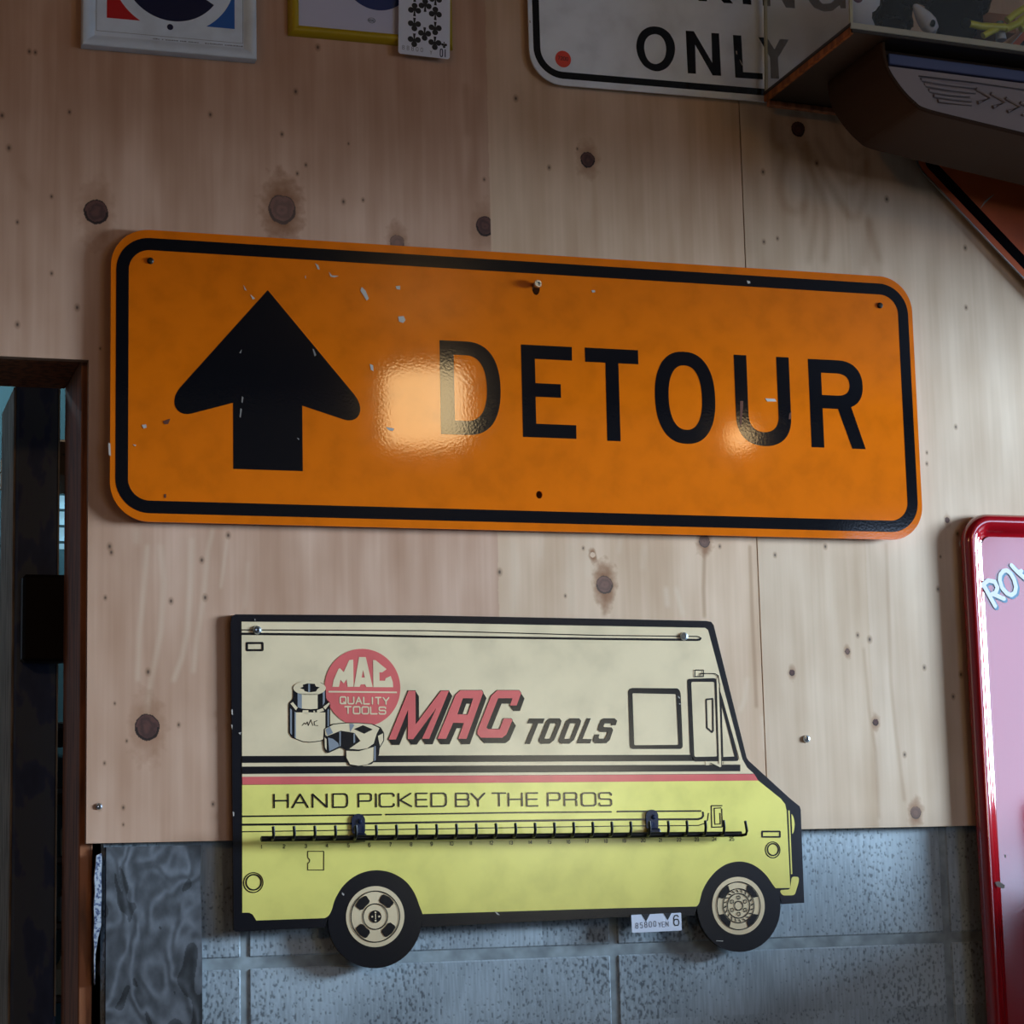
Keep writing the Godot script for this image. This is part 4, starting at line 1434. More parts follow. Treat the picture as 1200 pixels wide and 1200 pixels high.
func van_lettering(o: Node3D) -> void:
	var z := 0.0007
	# slogan
	var spans := [-254.3, -33.8, -238.3, -34, -235.3, -33.9, -217.7, -34.1, -214.4, -34, -198, -34.2, -193.2, -34.1, -176.6, -34.3, -166.4, -34.2, -151.4, -34.4, -148, -34.3, -147.5, -34.3, -144, -34.2, -127.4, -34.4, -124, -34.3, -108.7, -34.5, -105.3, -34.4, -91.9, -34.6, -88.9, -34.5, -71.5, -34.7, -62.5, -34.8, -47, -34.9, -45.9, -34.9, -29.7, -35.1, -22.9, -35, -6.8, -35.2, -5.2, -35.2, 11.2, -35.4, 14.8, -35.3, 28.4, -35.5, 38.1, -35.5, 53, -35.7, 56.6, -35.6, 71.7, -35.8, 75.9, -35.8, 93.1, -36, 95.5, -35.9, 110.7, -36.1];
	var text := "HANDPICKEDBYTHEPROS"
	for i in text.length():
		var st := begin()
		var x0: float = spans[i * 4] * 0.001 + 0.0008
		var x1: float = spans[i * 4 + 2] * 0.001 - 0.0008
		letter(st, text[i], x0, spans[i * 4 + 1] * 0.001, maxf(x1 - x0, 0.0002), 0.0134, 0.0016, z)
		part("slogan_letter", st, M.van_ink, o, "thin black letter " + text[i])
	# big name: red faces over a black cast
	var faces := [
		[[-133.4, 34.6, -111.4, 84.9, -103.9, 84.9, -104.1, 50.2, -76.2, 85, -67.6, 85.1, -89.8, 35.1, -97.6, 35.2, -81.4, 67.4, -106.9, 34.8, -112.8, 34.8, -112.1, 65.2, -125.4, 34.6]],
		[[-80.9, 35.1, -60.5, 80.8, -55.1, 85.5, -31.8, 85.6, -30.3, 83.2, -49.4, 35, -58.4, 35, -52, 51.6, -63.6, 51.7, -71.5, 35.1], [-58.9, 60.6, -52.6, 77.3, -41.4, 77.3, -47.7, 60.2]],
		[[-33.6, 36.1, -37.5, 40, -37.1, 44.2, -21.5, 79.9, -14.7, 85.6, 9.4, 85.7, 11.6, 82.8, 6.4, 69.8, -1, 69.8, 1.8, 77.4, -13.9, 77.4, -27.4, 46.7, -25.5, 45.1, -12.9, 45, -8.2, 56.1, 0, 56, 1.3, 54.3, -5.7, 39.3, -10.4, 36]],
	]
	var shift := Vector2(0.0037, -0.0056)
	for i in 3:
		var cs := []
		for f in faces[i]:
			cs.append(mm(f))
		var st := begin()
		var all := []
		for c in cs:
			for k in c.size():
				var e0: Vector2 = c[k]
				var e1: Vector2 = c[(k + 1) % c.size()]
				var q := PackedVector2Array([e0, e1, e1 + shift, e0 + shift])
				if area_of(q) < 0.0:
					q.reverse()
				if absf(area_of(q)) > 1e-9:
					all.append(q)
			all.append_array(outline_of(c, 0.0011, true))
		union_fill(st, all, z)
		var cast := part("name_letter", st, M.van_ink, o, "block letter %s with a black cast" % "MAC"[i])
		st = begin()
		fill(st, cs, z + 0.00025)
		part("letter_face", st, M.van_red, cast, "red face")
	var tools := [
		[[20.1, 56.2, 37.2, 56.2, 35.4, 51, 30, 51, 20.3, 29.5, 14.6, 29.5, 24.7, 51, 17.9, 51]],
		[[30.3, 34, 39, 53.5, 42.9, 56.4, 53.9, 56.4, 56, 53.7, 55, 49.9, 47.6, 33.7, 42.3, 29.6, 32.8, 29.6, 30.4, 31.8], [36.7, 35.6, 43.3, 51, 49.5, 51.2, 49.9, 49.9, 43.2, 35, 37.2, 34.7]],
		[[52.4, 33.9, 61.2, 53.5, 65.1, 56.4, 75.9, 56.4, 78.1, 53.7, 77, 49.9, 69.6, 33.7, 64.2, 29.5, 54.7, 29.6, 52.4, 31.7], [58.8, 35.5, 65.4, 51, 71.7, 51.2, 72.1, 49.9, 65.3, 34.9, 59.3, 34.6]],
		[[72.4, 29.9, 84.6, 56.4, 89.1, 56.4, 79.2, 34.7, 89.5, 34.3, 87.7, 29.8]],
		[[96.5, 44, 97.2, 47.6, 100.5, 54.6, 103.2, 56.4, 116, 56.4, 118.9, 53.7, 117, 49, 111.7, 49, 112.4, 51, 104.7, 51, 103, 47.8, 104.1, 47, 112.3, 46.8, 114, 44, 110, 33.5, 105.6, 29.8, 93, 29.8, 90.9, 32.5, 91.4, 35.4, 93.3, 39.4, 98.5, 39.4, 97.2, 36.3, 98, 34.8, 104.1, 34.8, 107.6, 41, 106.9, 41.7, 99.1, 41.9]],
	]
	for i in 5:
		var cs := []
		for f in tools[i]:
			cs.append(mm(f))
		var st := begin()
		fill(st, cs, z)
		part("small_letter", st, M.van_ink, o, "slanted black letter " + "TOOLS"[i])
	# round badge
	var c := Vector2(-0.1602, 0.088)
	var st := begin()
	var r := 0.0402
	fill(st, [ellipse(c, r, r, 72)], z)
	var badge := part("round_badge", st, M.van_red, o, "red round badge with cream lettering")
	st = begin()
	stroke(st, mm([-196.4, 83.7, -123.8, 83.2]), 0.0016, z + 0.0002, false, false)
	part("badge_bar", st, M.van_cream, badge)
	pieces("badge_letter", [mm([-192.2, 88.7, -191.1, 95.3, -185.9, 106.8, -184.2, 108, -180.2, 103.8, -174.3, 116.4, -170, 116.9, -169.9, 88.9, -176.2, 88.7, -177.2, 96.5, -180.3, 92.2, -183.7, 96, -185.4, 88.7]), mm([-148.9, 88.5, -148.9, 116.7, -146.1, 116.4, -134.6, 107.2, -139.4, 103.8, -142.3, 104, -142.2, 95.2, -136.4, 95.2, -135.7, 97.7, -130.2, 100.2, -128, 93.6, -127.8, 88.5])], z + 0.0002, M.van_cream, badge)
	st = begin()
	fill(st, [mm([-169.4, 88.8, -163.8, 119.6, -156.6, 119.6, -149.7, 88.7, -156.3, 88.7, -157.8, 91.3, -162.4, 91.3, -163.5, 88.8]), mm([-161.4, 98.4, -159.5, 106.2, -158, 98.4])], z + 0.0002)
	part("badge_letter", st, M.van_cream, badge)
	for row in [["QUALITY", Vector2(-0.1842, 0.0715), 0.0060, 0.0068], ["TOOLS", Vector2(-0.1794, 0.0613), 0.0068, 0.0070]]:
		var x: float = row[1].x
		for ch in row[0]:
			st = begin()
			var cw: float = row[2] * (0.3 if ch == "I" else 1.0)
			letter(st, ch, x, row[1].y - (x - row[1].x) * 0.012, cw, row[3], 0.0014, z + 0.0002)
			part("badge_letter", st, M.van_cream, badge)
			x += cw + 0.0023
	# printed sockets
	tint = Color.WHITE
	st = begin()
	fill(st, [rounded(mm([-237.9, 71.9, -238, 41.5, -234.8, 36.8, -223.3, 32.4, -216.2, 31.6, -206.4, 32.6, -201, 34.5, -195, 40.6, -194.7, 72.5, -198.9, 76.4, -199.2, 87.8, -202.3, 92.6, -215.7, 95.1, -229.1, 92.5, -233.3, 87.6, -233.4, 76.3]), 0.002)], z)
	var sock := part("socket_print", st, M.van_ink, o, "printed picture of a chrome socket")
	for q in [[-230.6, 62.4, -199.9, 62.4, -200.1, 35.8, -206.4, 33.5, -216.2, 32.4, -223.3, 33, -230.8, 35.9], [-224.3, 81.6, -207.8, 81.6, -207.9, 66.3, -215.9, 65.7, -224.4, 66.3], [-236.4, 71.5, -233.7, 72.8, -228.8, 67.2, -230.6, 64.5], [-223.5, 64.6, -217.7, 64.6, -217.3, 60.6, -224, 61.1], [-208.8, 64.6, -202.5, 66.8, -201.2, 64.1, -208.4, 61.9], [-202.1, 68.1, -195.8, 72.5, -195.2, 71.1, -199.9, 65.4], [-212.4, 64.1, -211, 64.1, -210.4, 61.5, -211.9, 61.1]]:
		pieces("light_tone", [mm(q)], z + 0.0002, M.van_cream, sock)
	st = begin()
	fill(st, [ellipse(Vector2(-0.2162, 0.0873), 0.0170, 0.0075), mm([-226.5, 87.2, -222.9, 88.6, -223.4, 90.7, -218.4, 92.1, -210.8, 91.7, -209.5, 89, -205.5, 88.2, -207.8, 86.4, -209.6, 83.8, -216.7, 82.9, -221.6, 84.2, -222.2, 85.9])], z + 0.0002)
	part("light_tone", st, M.van_cream, sock)
	for q in [[-236.6, 66.7, -234.8, 65, -234.9, 39.4, -236.7, 41.5], [-232, 63.2, -230.6, 62.4, -230.8, 35.9, -232.1, 36.7], [-228.8, 82, -224.3, 81.4, -224.4, 66.3, -228.8, 67.6], [-202.4, 82.9, -200.2, 84.3, -200.3, 72.9, -202.5, 69.4], [-197.6, 65, -196.1, 66.3, -196.3, 41.4, -197.8, 40.1], [-217.6, 91.6, -215.8, 91.9, -215.8, 83.2, -217.6, 83]]:
		pieces("grey_tone", [mm(q)], z + 0.0002, M.van_grey, sock)
	for q in [[-224.2, 48.9, -221.8, 51.8, -220.5, 50.2, -218.7, 52.8, -217.7, 48.9], [-217.7, 48.9, -215.1, 55, -212.9, 48.9], [-208.4, 54.1, -211.6, 52.8, -211.2, 49.3, -207.6, 48.9]]:
		inked("socket_letter", [[mm(q), 0.0006]], z + 0.0004, M.van_ink, sock)
	st = begin()
	fill(st, [rounded(mm([-201.6, 45.8, -191.9, 50.9, -178.4, 52.1, -164.9, 51.9, -150.5, 50.8, -141.4, 47, -138, 41.3, -138.1, 33.4, -143, 25.5, -143.6, 19, -151.4, 9.4, -165.4, 6.8, -175.7, 8.3, -179.5, 16.1, -179.1, 24.4, -184.1, 26.6, -196.2, 21.2, -198.4, 20.7, -201.1, 24.5, -202.4, 32.7]), 0.0012)], z + 0.0003)
	var crow := part("wrench_print", st, M.van_ink, o, "printed picture of a crowfoot wrench head")
	for q in [[-200.5, 45.4, -191.5, 50, -178.4, 51.2, -164.9, 51.2, -151.4, 50.1, -142.8, 46.2, -146, 40.5, -149.3, 30.4, -156.2, 25.6, -165.2, 24.3, -175.1, 25.2, -163.3, 33.1, -169.5, 41.4, -183.9, 43.7, -198.3, 38.1, -200.1, 39.3], [-178.3, 23.1, -165.2, 22.6, -149.4, 26.9, -150, 12.5, -156.4, 9, -165.4, 7.8, -174.4, 9.3, -178.1, 16.1], [-144.7, 38.3, -139.2, 40.9, -139.1, 33.4, -142.6, 27.7, -143.9, 33.4], [-201, 36.7, -199, 35.3, -198.9, 24, -200.6, 26.7]]:
		pieces("light_tone", [mm(q)], z + 0.0005, M.van_cream, crow)
	for q in [[-197.4, 36.7, -192.1, 35.3, -186.7, 31, -185.8, 27.5, -196.2, 22.7], [-185.5, 42.3, -183.9, 43, -184.1, 27.9, -185.5, 27.5], [-170.6, 40.5, -169.1, 41.4, -168.9, 31.8, -170.7, 30.7], [-148.9, 27.3, -147.1, 28.2, -147.3, 13.3, -149.1, 12.4], [-200, 44.9, -195.5, 48, -192, 41.4, -197.8, 38.7], [-174.8, 50.8, -171.2, 50.8, -169.5, 49.3, -174, 42.3]]:
		pieces("grey_tone", [mm(q)], z + 0.0006, M.van_grey, crow)
	st = begin()
	fill(st, [mm([-169.9, 45.3, -160.4, 49.3, -150.1, 44.9, -159.2, 40.5])], z + 0.0006)
	part("square_drive", st, M.van_ink, crow)
	# hook numbers
	st = begin()
	for i in 25:
		var t := i / 24.0
		var a := Vector2(-0.2656, -0.0745)
		var b := Vector2(0.2467, -0.0749)
		var at := a.lerp(b, t + 0.028 * sin(t * PI) * 0.5)
		var s := str(i + 1)
		write(st, s, at.x - 0.0012 * s.length(), at.y, 0.0020, 0.0036, 0.0008, 0.0006, z)
	part("hook_numbers", st, M.van_ink, o, "row of small hook numbers 1 to 25").set_meta("kind", "stuff")
	# paint chips
	for q in [[-273.2, 158.2, -272.1, 157.3, -272.5, 155.5], [-297.1, 64.9, -295.9, 65.8, -295.5, 59.7, -296.9, 60.6], [-297.3, 50.3, -295.9, 49.4, -296.3, 45.1], [-290.2, 41.6, -287.2, 42.5, -287.9, 39.7], [-184.1, -119.8, -181.5, -121.7, -182.2, -123.5, -183.8, -122], [-22.3, -143, -19.5, -144.4, -16.4, -147.1, -19.6, -146.6], [-295.9, -37, -294.4, -38, -294.4, -41.3, -295.5, -42], [189.4, 80.5, 191.7, 78.8, 191.5, 77.6, 189.8, 78.8], [190.4, 72.5, 192.4, 72.2, 192.1, 71.2, 190.8, 71.4], [224.2, -179.9, 232.5, -180.5, 232, -181.2, 224.6, -180.6]]:
		pieces("paint_chip", [mm(q)], z, M.scuff, o)
	# screws
	for q in [Vector2(-0.2704, 0.1464), Vector2(0.1988, 0.1451)]:
		st = begin()
		screw(st, v3(q, 0.0003), 0.0046)
		part("screw", st, M.zinc, o, "zinc screw through the roof line")


func hook_rail(o: Node3D) -> void:
	var a := Vector2(-0.2695, -0.0651)
	var b := Vector2(0.2523, -0.0683)
	var dist := 0.013
	var st := begin()
	tube(st, [v3(a, dist), v3(b, dist)], 0.0030, 14)
	var rail := part("hook_rail", st, M.black_wire, o, "black rail carrying a row of hooks")
	var h0 := Vector2(-0.2594, -0.0594)
	var h1 := Vector2(0.2489, -0.06)
	for i in 25:
		var t := i / 24.0
		var p := h0.lerp(h1, t)
		var root := a.lerp(b, clampf((p.x - a.x) / (b.x - a.x), 0.0, 1.0))
		st = begin()
		var path := []
		if i < 24:
			path = [v3(root, dist), v3(root + Vector2(0.0002, -0.0006), dist + 0.006), v3(root + Vector2(0.0, 0.0012), dist + 0.0105), v3(p + Vector2(0.0002, -0.001), dist + 0.012), v3(p + Vector2(-0.0004, 0.0062), dist + 0.0125)]
		else:
			path = [v3(b + Vector2(-0.006, 0), dist), v3(b + Vector2(-0.001, -0.0015), dist + 0.003), v3(b + Vector2(0.0025, -0.0005), dist + 0.007), v3(b + Vector2(0.0030, 0.003), dist + 0.009), v3(b + Vector2(0.001, 0.0135), dist + 0.010)]
		tube(st, path, 0.0016, 8)
		part("hook", st, M.black_wire, rail)
	for q in [Vector2(-0.1665, -0.0551), Vector2(0.1549, -0.0549)]:
		st = begin()
		plate(st, rounded(mm([-7, -6, 7, -6, 7, 10, 3, 14, -3, 14, -7, 10]), 0.003), 0.0004, 0.0022)
		box(st, Vector3(-0.007, -0.0145, 0.0004), Vector3(0.007, -0.0055, 0.0105), 0.002)
		for e in [Vector2(0.0016, 0.0062), Vector2(-0.002, -0.0015)]:
			lathe(st, [Vector2(0.0026, 0.0022), Vector2(0.002, 0.0036), Vector2(0, 0.004)], v3(e, 0.0), Vector3.BACK, 12)
		var br := part("bracket", st, M.bracket_paint, o, "dark riveted bracket that holds the rail")
		br.position = v3(q, 0.0)


# ------------------------------------------------------------------ other signs
func parking_sign() -> void:
	var o := thing("parking_sign", "white sign with a black border reading PARKING ONLY at the top", "sign", Vector3(0.2225, 2.3586, 0.009), 0.0047)
	var bl := Vector2(-0.2206, -0.0437)
	var x0 := -0.219
	var y0 := -0.0581
	var x1 := x0 + 0.46
	var y1 := y0 + 0.305
	var st := begin()
	plate(st, round_box(x0, y0, x1, y1, 0.038, 12), -0.002, 0.0)
	part("panel", st, M.sign_white, o, "white panel with rounded corners")
	st = begin()
	var a := 0.0048
	var b := 0.0128
	fill(st, [round_box(x0 + a, y0 + 0.0075, x1 - a, y1 - 0.0075, 0.034, 12), round_box(x0 + b, y0 + 0.0155, x1 - b, y1 - 0.0155, 0.026, 12)], 0.0002)
	part("border", st, M.sign_black, o, "black border line")
	var letters := [
		["O", [[-67.9, 20.5, -59.6, 19.6, -51.5, 14.7, -45.7, 5.1, -44.6, -4.9, -47.7, -17.2, -55.4, -27.9, -65.9, -32.8, -74.1, -32.5, -83.2, -28.3, -90, -18.8, -92.6, -6, -90.1, 5.3, -84.6, 13.8, -76.2, 19.1], [-69.3, 11.6, -62.1, 10.3, -57.2, 4.1, -55.4, -4.8, -57.4, -15, -62.3, -21.5, -69.7, -24.9, -76.8, -22.7, -80.7, -17, -82.9, -7.2, -81.5, 2, -76.6, 8.5]]],
		["N", [[-31.1, 18.6, -21.2, 18.8, -0.2, -16.7, 0.3, 18.7, 9.8, 19, 10.1, -31.6, -0.4, -31.8, -20.3, 2.8, -20.8, -31.6, -30.7, -31.9]]],
		["L", [[27, 18.6, 37.3, 18.9, 37.6, -24.7, 61.8, -24.3, 61.7, -31.6, 27.6, -32.2]]],
		["Y", [[58.6, 18.8, 69.7, 18.9, 78.1, 5.7, 85.8, 19.1, 96.7, 19.2, 81.9, -4.2, 82.3, -29.2, 71.8, -29.4, 72, -4.5]]],
		["K", [[-14.2, 105.8, -3.7, 105.8, -3.9, 88.4, 13.3, 106.5, 26, 106.7, 3.8, 85, 29, 56.5, 17.3, 56.1, -1.8, 77.3, -4.1, 73, -3.3, 56.1, -13.8, 55.7]]],
		["I", [[40.4, 107.1, 51, 107.2, 51.8, 57.1, 41.2, 57]]],
		["N", [[66.6, 107.7, 77.3, 107.7, 96.6, 74.3, 96.7, 108, 107, 108, 106.6, 57.9, 95.2, 57.7, 75.5, 92, 75.7, 57.5, 66, 57.4]]],
		["G", [[173.1, 91, 171.6, 63.7, 165, 63.5, 164.1, 67.2, 153.9, 59.1, 142.9, 57.3, 131.1, 61, 124, 69.6, 121.3, 81.9, 123.1, 94.5, 131.4, 106.8, 146.9, 112.5, 162.2, 110.8, 171.6, 102.3, 161.4, 97.2, 154.1, 103.2, 144.2, 102.8, 136.2, 95.8, 132.9, 84, 135.5, 72.8, 142.3, 66.6, 152.2, 68.1, 159.6, 74.6, 161, 80.4, 149.5, 80.2, 149.5, 89.5]]],
		["R", [[-81.1, 103.2, -56.2, 103.7, -47, 98.5, -45.3, 89.4, -49.8, 80.9, -57.3, 77.1, -43.6, 55.8, -55, 55.5, -67.7, 76.1, -70.8, 76, -70.1, 55.3, -80.4, 55.2], [-71.1, 95.1, -58.6, 95.3, -55.7, 90.5, -59, 85.6, -70.4, 84.9]]],
	]
	for l in letters:
		var cs := []
		for c in l[1]:
			cs.append(rounded(mm(c), 0.02, 4) if l[0] == "O" else mm(c))
		st = begin()
		fill(st, cs, 0.0002)
		part("letter", st, M.sign_black, o, "black letter " + l[0])
	for q in [[29.5, 0, 31.1, -0.4, 31.4, -4.4, 29.8, -4], [33.3, -9.3, 35.3, -12.2, 37.7, -17.1, 36.1, -16.7], [-218.3, 13.8, -216.8, 13.9, -216.4, 11, -217.9, 10.9]]:
		pieces("scuff_mark", [mm(q)], 0.0004, M.scuff, o)
	# round red price sticker
	var s := thing("price_sticker", "round red price sticker in the lower corner of the white parking sign", "sticker", Vector3(0.2225, 2.3586, 0.009), 0.0047)
	var c := Vector2(-0.1797, -0.0286)
	s.position += Vector3(c.x, c.y, 0.0002)
	st = begin()
	plate(st, ellipse(Vector2.ZERO, 0.0092, 0.0096, 28), 0.0, 0.0003)
	part("sticker_disc", st, M.sticker_red, s)
	st = begin()
	for k in 4:
		letter(st, "7200"[k], -0.0062 + k * 0.0032, -0.001 - k * 0.0002, 0.0022, 0.0038, 0.0006, 0.0005)
	part("price_marks", st, M.card_black, s).set_meta("kind", "stuff")
	var s2 := thing("plum_sticker", "dark plum round sticker on the parking sign behind the glass case", "sticker", Vector3(0.2225, 2.3586, 0.009), 0.0047)
	c = Vector2(0.1873, 0.0798)
	s2.position += Vector3(c.x, c.y, 0.0002)
	st = begin()
	plate(st, ellipse(Vector2.ZERO, 0.0068, 0.0068, 24), 0.0, 0.0003)
	part("sticker_disc", st, M.plum, s2)


func diamond_sign() -> void:
	var o := thing("diamond_sign", "faded orange diamond sign with a black border partly behind the cabinet", "sign", Vector3(0.4687, 2.2499, 0.01), 0)
	# edge direction measured on the wall: down to the right
	var s := 0.36
	var c := Vector2(0.012 + s * 0.7071 - 0.016, 0.004)
	var out := PackedVector2Array()
	for p in round_box(-s * 0.5, -s * 0.5, s * 0.5, s * 0.5, 0.026, 10):
		out.append(c + p.rotated(PI / 4 + 0.02))
	var ring_of := func(k: float, r: float) -> PackedVector2Array:
		var q := PackedVector2Array()
		for p in round_box(-s * 0.5 + k, -s * 0.5 + k, s * 0.5 - k, s * 0.5 - k, r, 10):
			q.append(c + p.rotated(PI / 4 + 0.02))
		return q
	var st := begin()
	plate(st, out, -0.0025, 0.0)
	part("panel", st, M.bare_aluminium, o, "aluminium panel edge")
	st = begin()
	fill(st, [ring_of.call(0.0012, 0.025)], 0.0002)
	part("orange_face", st, M.faded_orange, o, "faded orange sheeting")
	st = begin()
	fill(st, [ring_of.call(0.0085, 0.019), ring_of.call(0.0215, 0.010)], 0.0004)
	part("border", st, M.sign_black, o, "black border line")
	st = begin()
	for q in [[85.8, -57.8, 92.3, -48.3, 99.9, -42.4, 106.7, -38.3, 99.1, -44.8, 92.8, -50.7]]:
		fill(st, [mm(q)], 0.0005)
	part("scuff_marks", st, M.scuff, o)


func red_sign() -> void:
	var o := thing("red_sign", "glossy red enamel sign with a rolled rim and raised ROY lettering", "sign", Vector3(0.5384, 1.6366, 0.019), 0)
	var x0 := -0.0313
	var y1 := 0.1938
	var x1 := x0 + 0.62
	var y0 := y1 - 0.95
	var out := round_box(x0, y0, x1, y1, 0.034, 12)
	var st := begin()
	sweep(st, out, [Vector2(0.004, -0.0188), Vector2(0.001, -0.015), Vector2(0.0, -0.010), Vector2(0.0016, -0.005), Vector2(0.005, -0.001), Vector2(0.009, 0.0), Vector2(0.014, -0.001), Vector2(0.0185, -0.0045), Vector2(0.021, -0.0085), Vector2(0.023, -0.0105), Vector2(0.026, -0.0112)])
	part("rolled_rim", st, M.red_enamel, o, "rounded red rim")
	st = begin()
	# the face is a little pillowed
	var face := round_box(x0 + 0.026, y0 + 0.026, x1 - 0.026, y1 - 0.026, 0.012, 8)
	fill(st, [face], -0.0112)
	part("face", st, M.red_enamel, o, "glossy red field")
	var z := -0.0106
	var roy := [["R", [[[-6.5, 113, 7.3, 87.9], false], [[-8.4, 111.4, 0.3, 117.4, 8.5, 115.9, 11.6, 109.1, 8.9, 103.7, 2.8, 101], false], [[4.6, 102.1, 19.1, 96.5], false]]], ["O", [[[20, 128.3, 16.1, 124, 15.1, 117.6, 17.5, 109.1, 23.1, 102.9, 28.9, 100.8, 33.8, 104.1, 35.5, 110.5, 33.6, 118.9, 29.3, 126.3, 24.8, 129.4], true]]], ["Y", [[[31.1, 135.4, 39, 127.5, 43.8, 128.7], false], [[39, 127.5, 48.1, 120.2], false]]]]
	for l in roy:
		for k in 2:
			var all := []
			for q in l[1]:
				var p := PackedVector2Array()
				for v in mm(q[0]):
					p.append(v + (Vector2(0.002, -0.0016) if k == 0 else Vector2.ZERO))
				all.append_array(outline_of(p, 0.0062 if k == 0 else 0.0050, q[1]))
			st = begin()
			union_fill(st, all, z + 0.0006 * k)
			part("letter_shadow" if k == 0 else "letter", st, M.letter_shade if k == 0 else M.letter_white, o, "white slanted letter " + l[0] if k == 1 else "")
	for q in [[-19.1, -221.4, -14.1, -220.4, -6.6, -225.2, -8, -229.1, -16.3, -226.5], [-5.6, -191.1, -2.9, -192.1, -3.6, -195.6, -5.3, -194.4]]:
		pieces("enamel_chip", [rounded(mm(q), 0.001)], 0.0006, M.chip_grey, o)
	for y in [y1 - 0.1, y0 + 0.1]:
		st = begin()
		box(st, Vector3(x0 + 0.03, y - 0.02, -0.0187), Vector3(x1 - 0.03, y + 0.02, -0.012), 0.002)
		part("batten", st, M.frame_wood, o)


func white_tin_sign() -> void:
	var o := thing("white_tin_sign", "white tin sign with a red white and blue globe emblem", "sign", Vector3(-0.3966, 2.2976, 0.014), 0)
	var x0 := -0.0899
	var x1 := 0.0935
	var y0 := -0.0003
	var y1 := y0 + 0.29
	var out := rect(x0, y0, x1, y1)
	var st := begin()
	sweep(st, out, [Vector2(0.0, -0.0138), Vector2(0.0, -0.002), Vector2(0.0012, 0.0), Vector2(0.0075, 0.0), Vector2(0.0120, -0.0052), Vector2(0.0135, -0.0055)])
	part("rolled_edge", st, M.tin_white, o, "raised white tin edge")
	st = begin()
	fill(st, [rect(x0 + 0.0135, y0 + 0.0135, x1 - 0.0135, y1 - 0.0135)], -0.0055)
	part("face", st, M.tin_white, o, "white printed face")
	var z := -0.0053
	st = begin()
	stroke(st, rect(x0 + 0.0150, y0 + 0.0180, x1 - 0.0140, y1 - 0.018), 0.0004, z, true)
	part("border_line", st, M.print_grey, o, "thin grey border line")
	# corner panels cut by the white ring
	var c := Vector2(0.0054, 0.0889)
	var ro := 0.066
	for k in 2:
		st = begin()
		var xa := -0.0641 if k == 0 else 0.0707
		var ya := 0.0327 if k == 0 else 0.0329
		var ym := ya + 0.11
		var p := PackedVector2Array([Vector2(xa, ya)])
		var t0 := -acos(clampf((ya - c.y) / -ro, -1, 1)) - PI * 0.5 if k == 0 else acos(clampf((ya - c.y) / -ro, -1, 1)) - PI * 0.5
		var t1 := PI + 0.0 if k == 0 else 0.0
		if k == 0:
			t0 = t0 + TAU
		for i in 15:
			var t := lerpf(t0, t1, i / 14.0)
			p.append(c + Vector2(cos(t), sin(t)) * ro)
		p.append(Vector2(xa, c.y))
		fill(st, [p], z)
		part("corner_panel", st, M.print_red if k == 0 else M.print_blue, o, "red corner panel" if k == 0 else "blue corner panel")
	st = begin()
	var ri := 0.0535
	var g := PackedVector2Array()
	for i in 41:
		var t := lerpf(deg_to_rad(178), deg_to_rad(324), i / 40.0)
		g.append(c + Vector2(cos(t), sin(t)) * ri)
	g.append(c + Vector2(0.012, -0.012))
	g.append(c + Vector2(-0.01, -0.004))
	g.append(c + Vector2(-0.03, -0.008))
	fill(st, [g], z)
	part("globe_lower", st, M.print_navy, o, "dark blue lower part of the globe")
	st = begin()
	var g2 := PackedVector2Array()
	for i in 41:
		var t := lerpf(deg_to_rad(2), deg_to_rad(150), i / 40.0)
		g2.append(c + Vector2(cos(t), sin(t)) * ri)
	g2.append(c + Vector2(-0.02, 0.012))
	g2.append(c + Vector2(0.02, 0.004))
	fill(st, [g2], z)
	part("globe_upper", st, M.print_red, o, "red upper part of the globe")
	st = begin()
	disc(st, Vector2(0.0021, 0.0287), 0.0033, z, 20)
	part("dot", st, M.print_navy, o, "dark blue dot under the globe")
	st = begin()
	var rng := RandomNumberGenerator.new()
	rng.seed = 8
	var x := -0.0161
	while x < x1 - 0.014:
		var n := rng.randf_range(0.0012, 0.0026)
		if rng.randf() < 0.8:
			fill(st, [rect(x, y0 + 0.0146 - 0.0006, x + n * 0.7, y0 + 0.0146 + rng.randf_range(0.0002, 0.0007))], z)
		x += n
	part("small_print", st, M.print_grey, o, "line of tiny grey print").set_meta("kind", "stuff")


func yellow_tin_sign() -> void:
	var o := thing("yellow_framed_sign", "pale sign with a yellow rim and a blue round emblem behind the playing card", "sign", Vector3(-0.176, 2.3316, 0.01), 0)
	var x0 := -0.0906
	var x1 := 0.0931
	var y0 := -0.0001
	var y1 := y0 + 0.25
	var st := begin()
	sweep(st, rect(x0, y0, x1, y1), [Vector2(0.0, -0.0098), Vector2(0.0005, -0.006), Vector2(0.003, -0.001), Vector2(0.006, 0.0), Vector2(0.0095, -0.001), Vector2(0.0108, -0.004)])
	part("rim", st, M.tin_yellow, o, "yellow rounded rim")
	st = begin()
	fill(st, [rect(x0 + 0.0105, y0 + 0.0105, x1 - 0.0105, y1 - 0.0105)], -0.004)
	part("face", st, M.lilac_white, o, "pale lilac face")
	st = begin()
	var c := Vector2(0.0078, 0.0755)
	fill(st, [ellipse(c, 0.0395, 0.0395, 56)], -0.0038)
	part("round_emblem", st, M.emblem_blue, o, "dark blue round emblem")
	st = begin()
	var e := Vector2(0.0008, 0.0238)
	ring(st, e, 0.0040, 0.0008, -0.0038, 0.72)
	for k in 4:
		letter(st, "HOAE"[k], e.x - 0.0032 + k * 0.0017, e.y - 0.0012, 0.0012, 0.0024, 0.0005, -0.0038)
	part("small_mark", st, M.print_grey, o, "small grey oval mark")


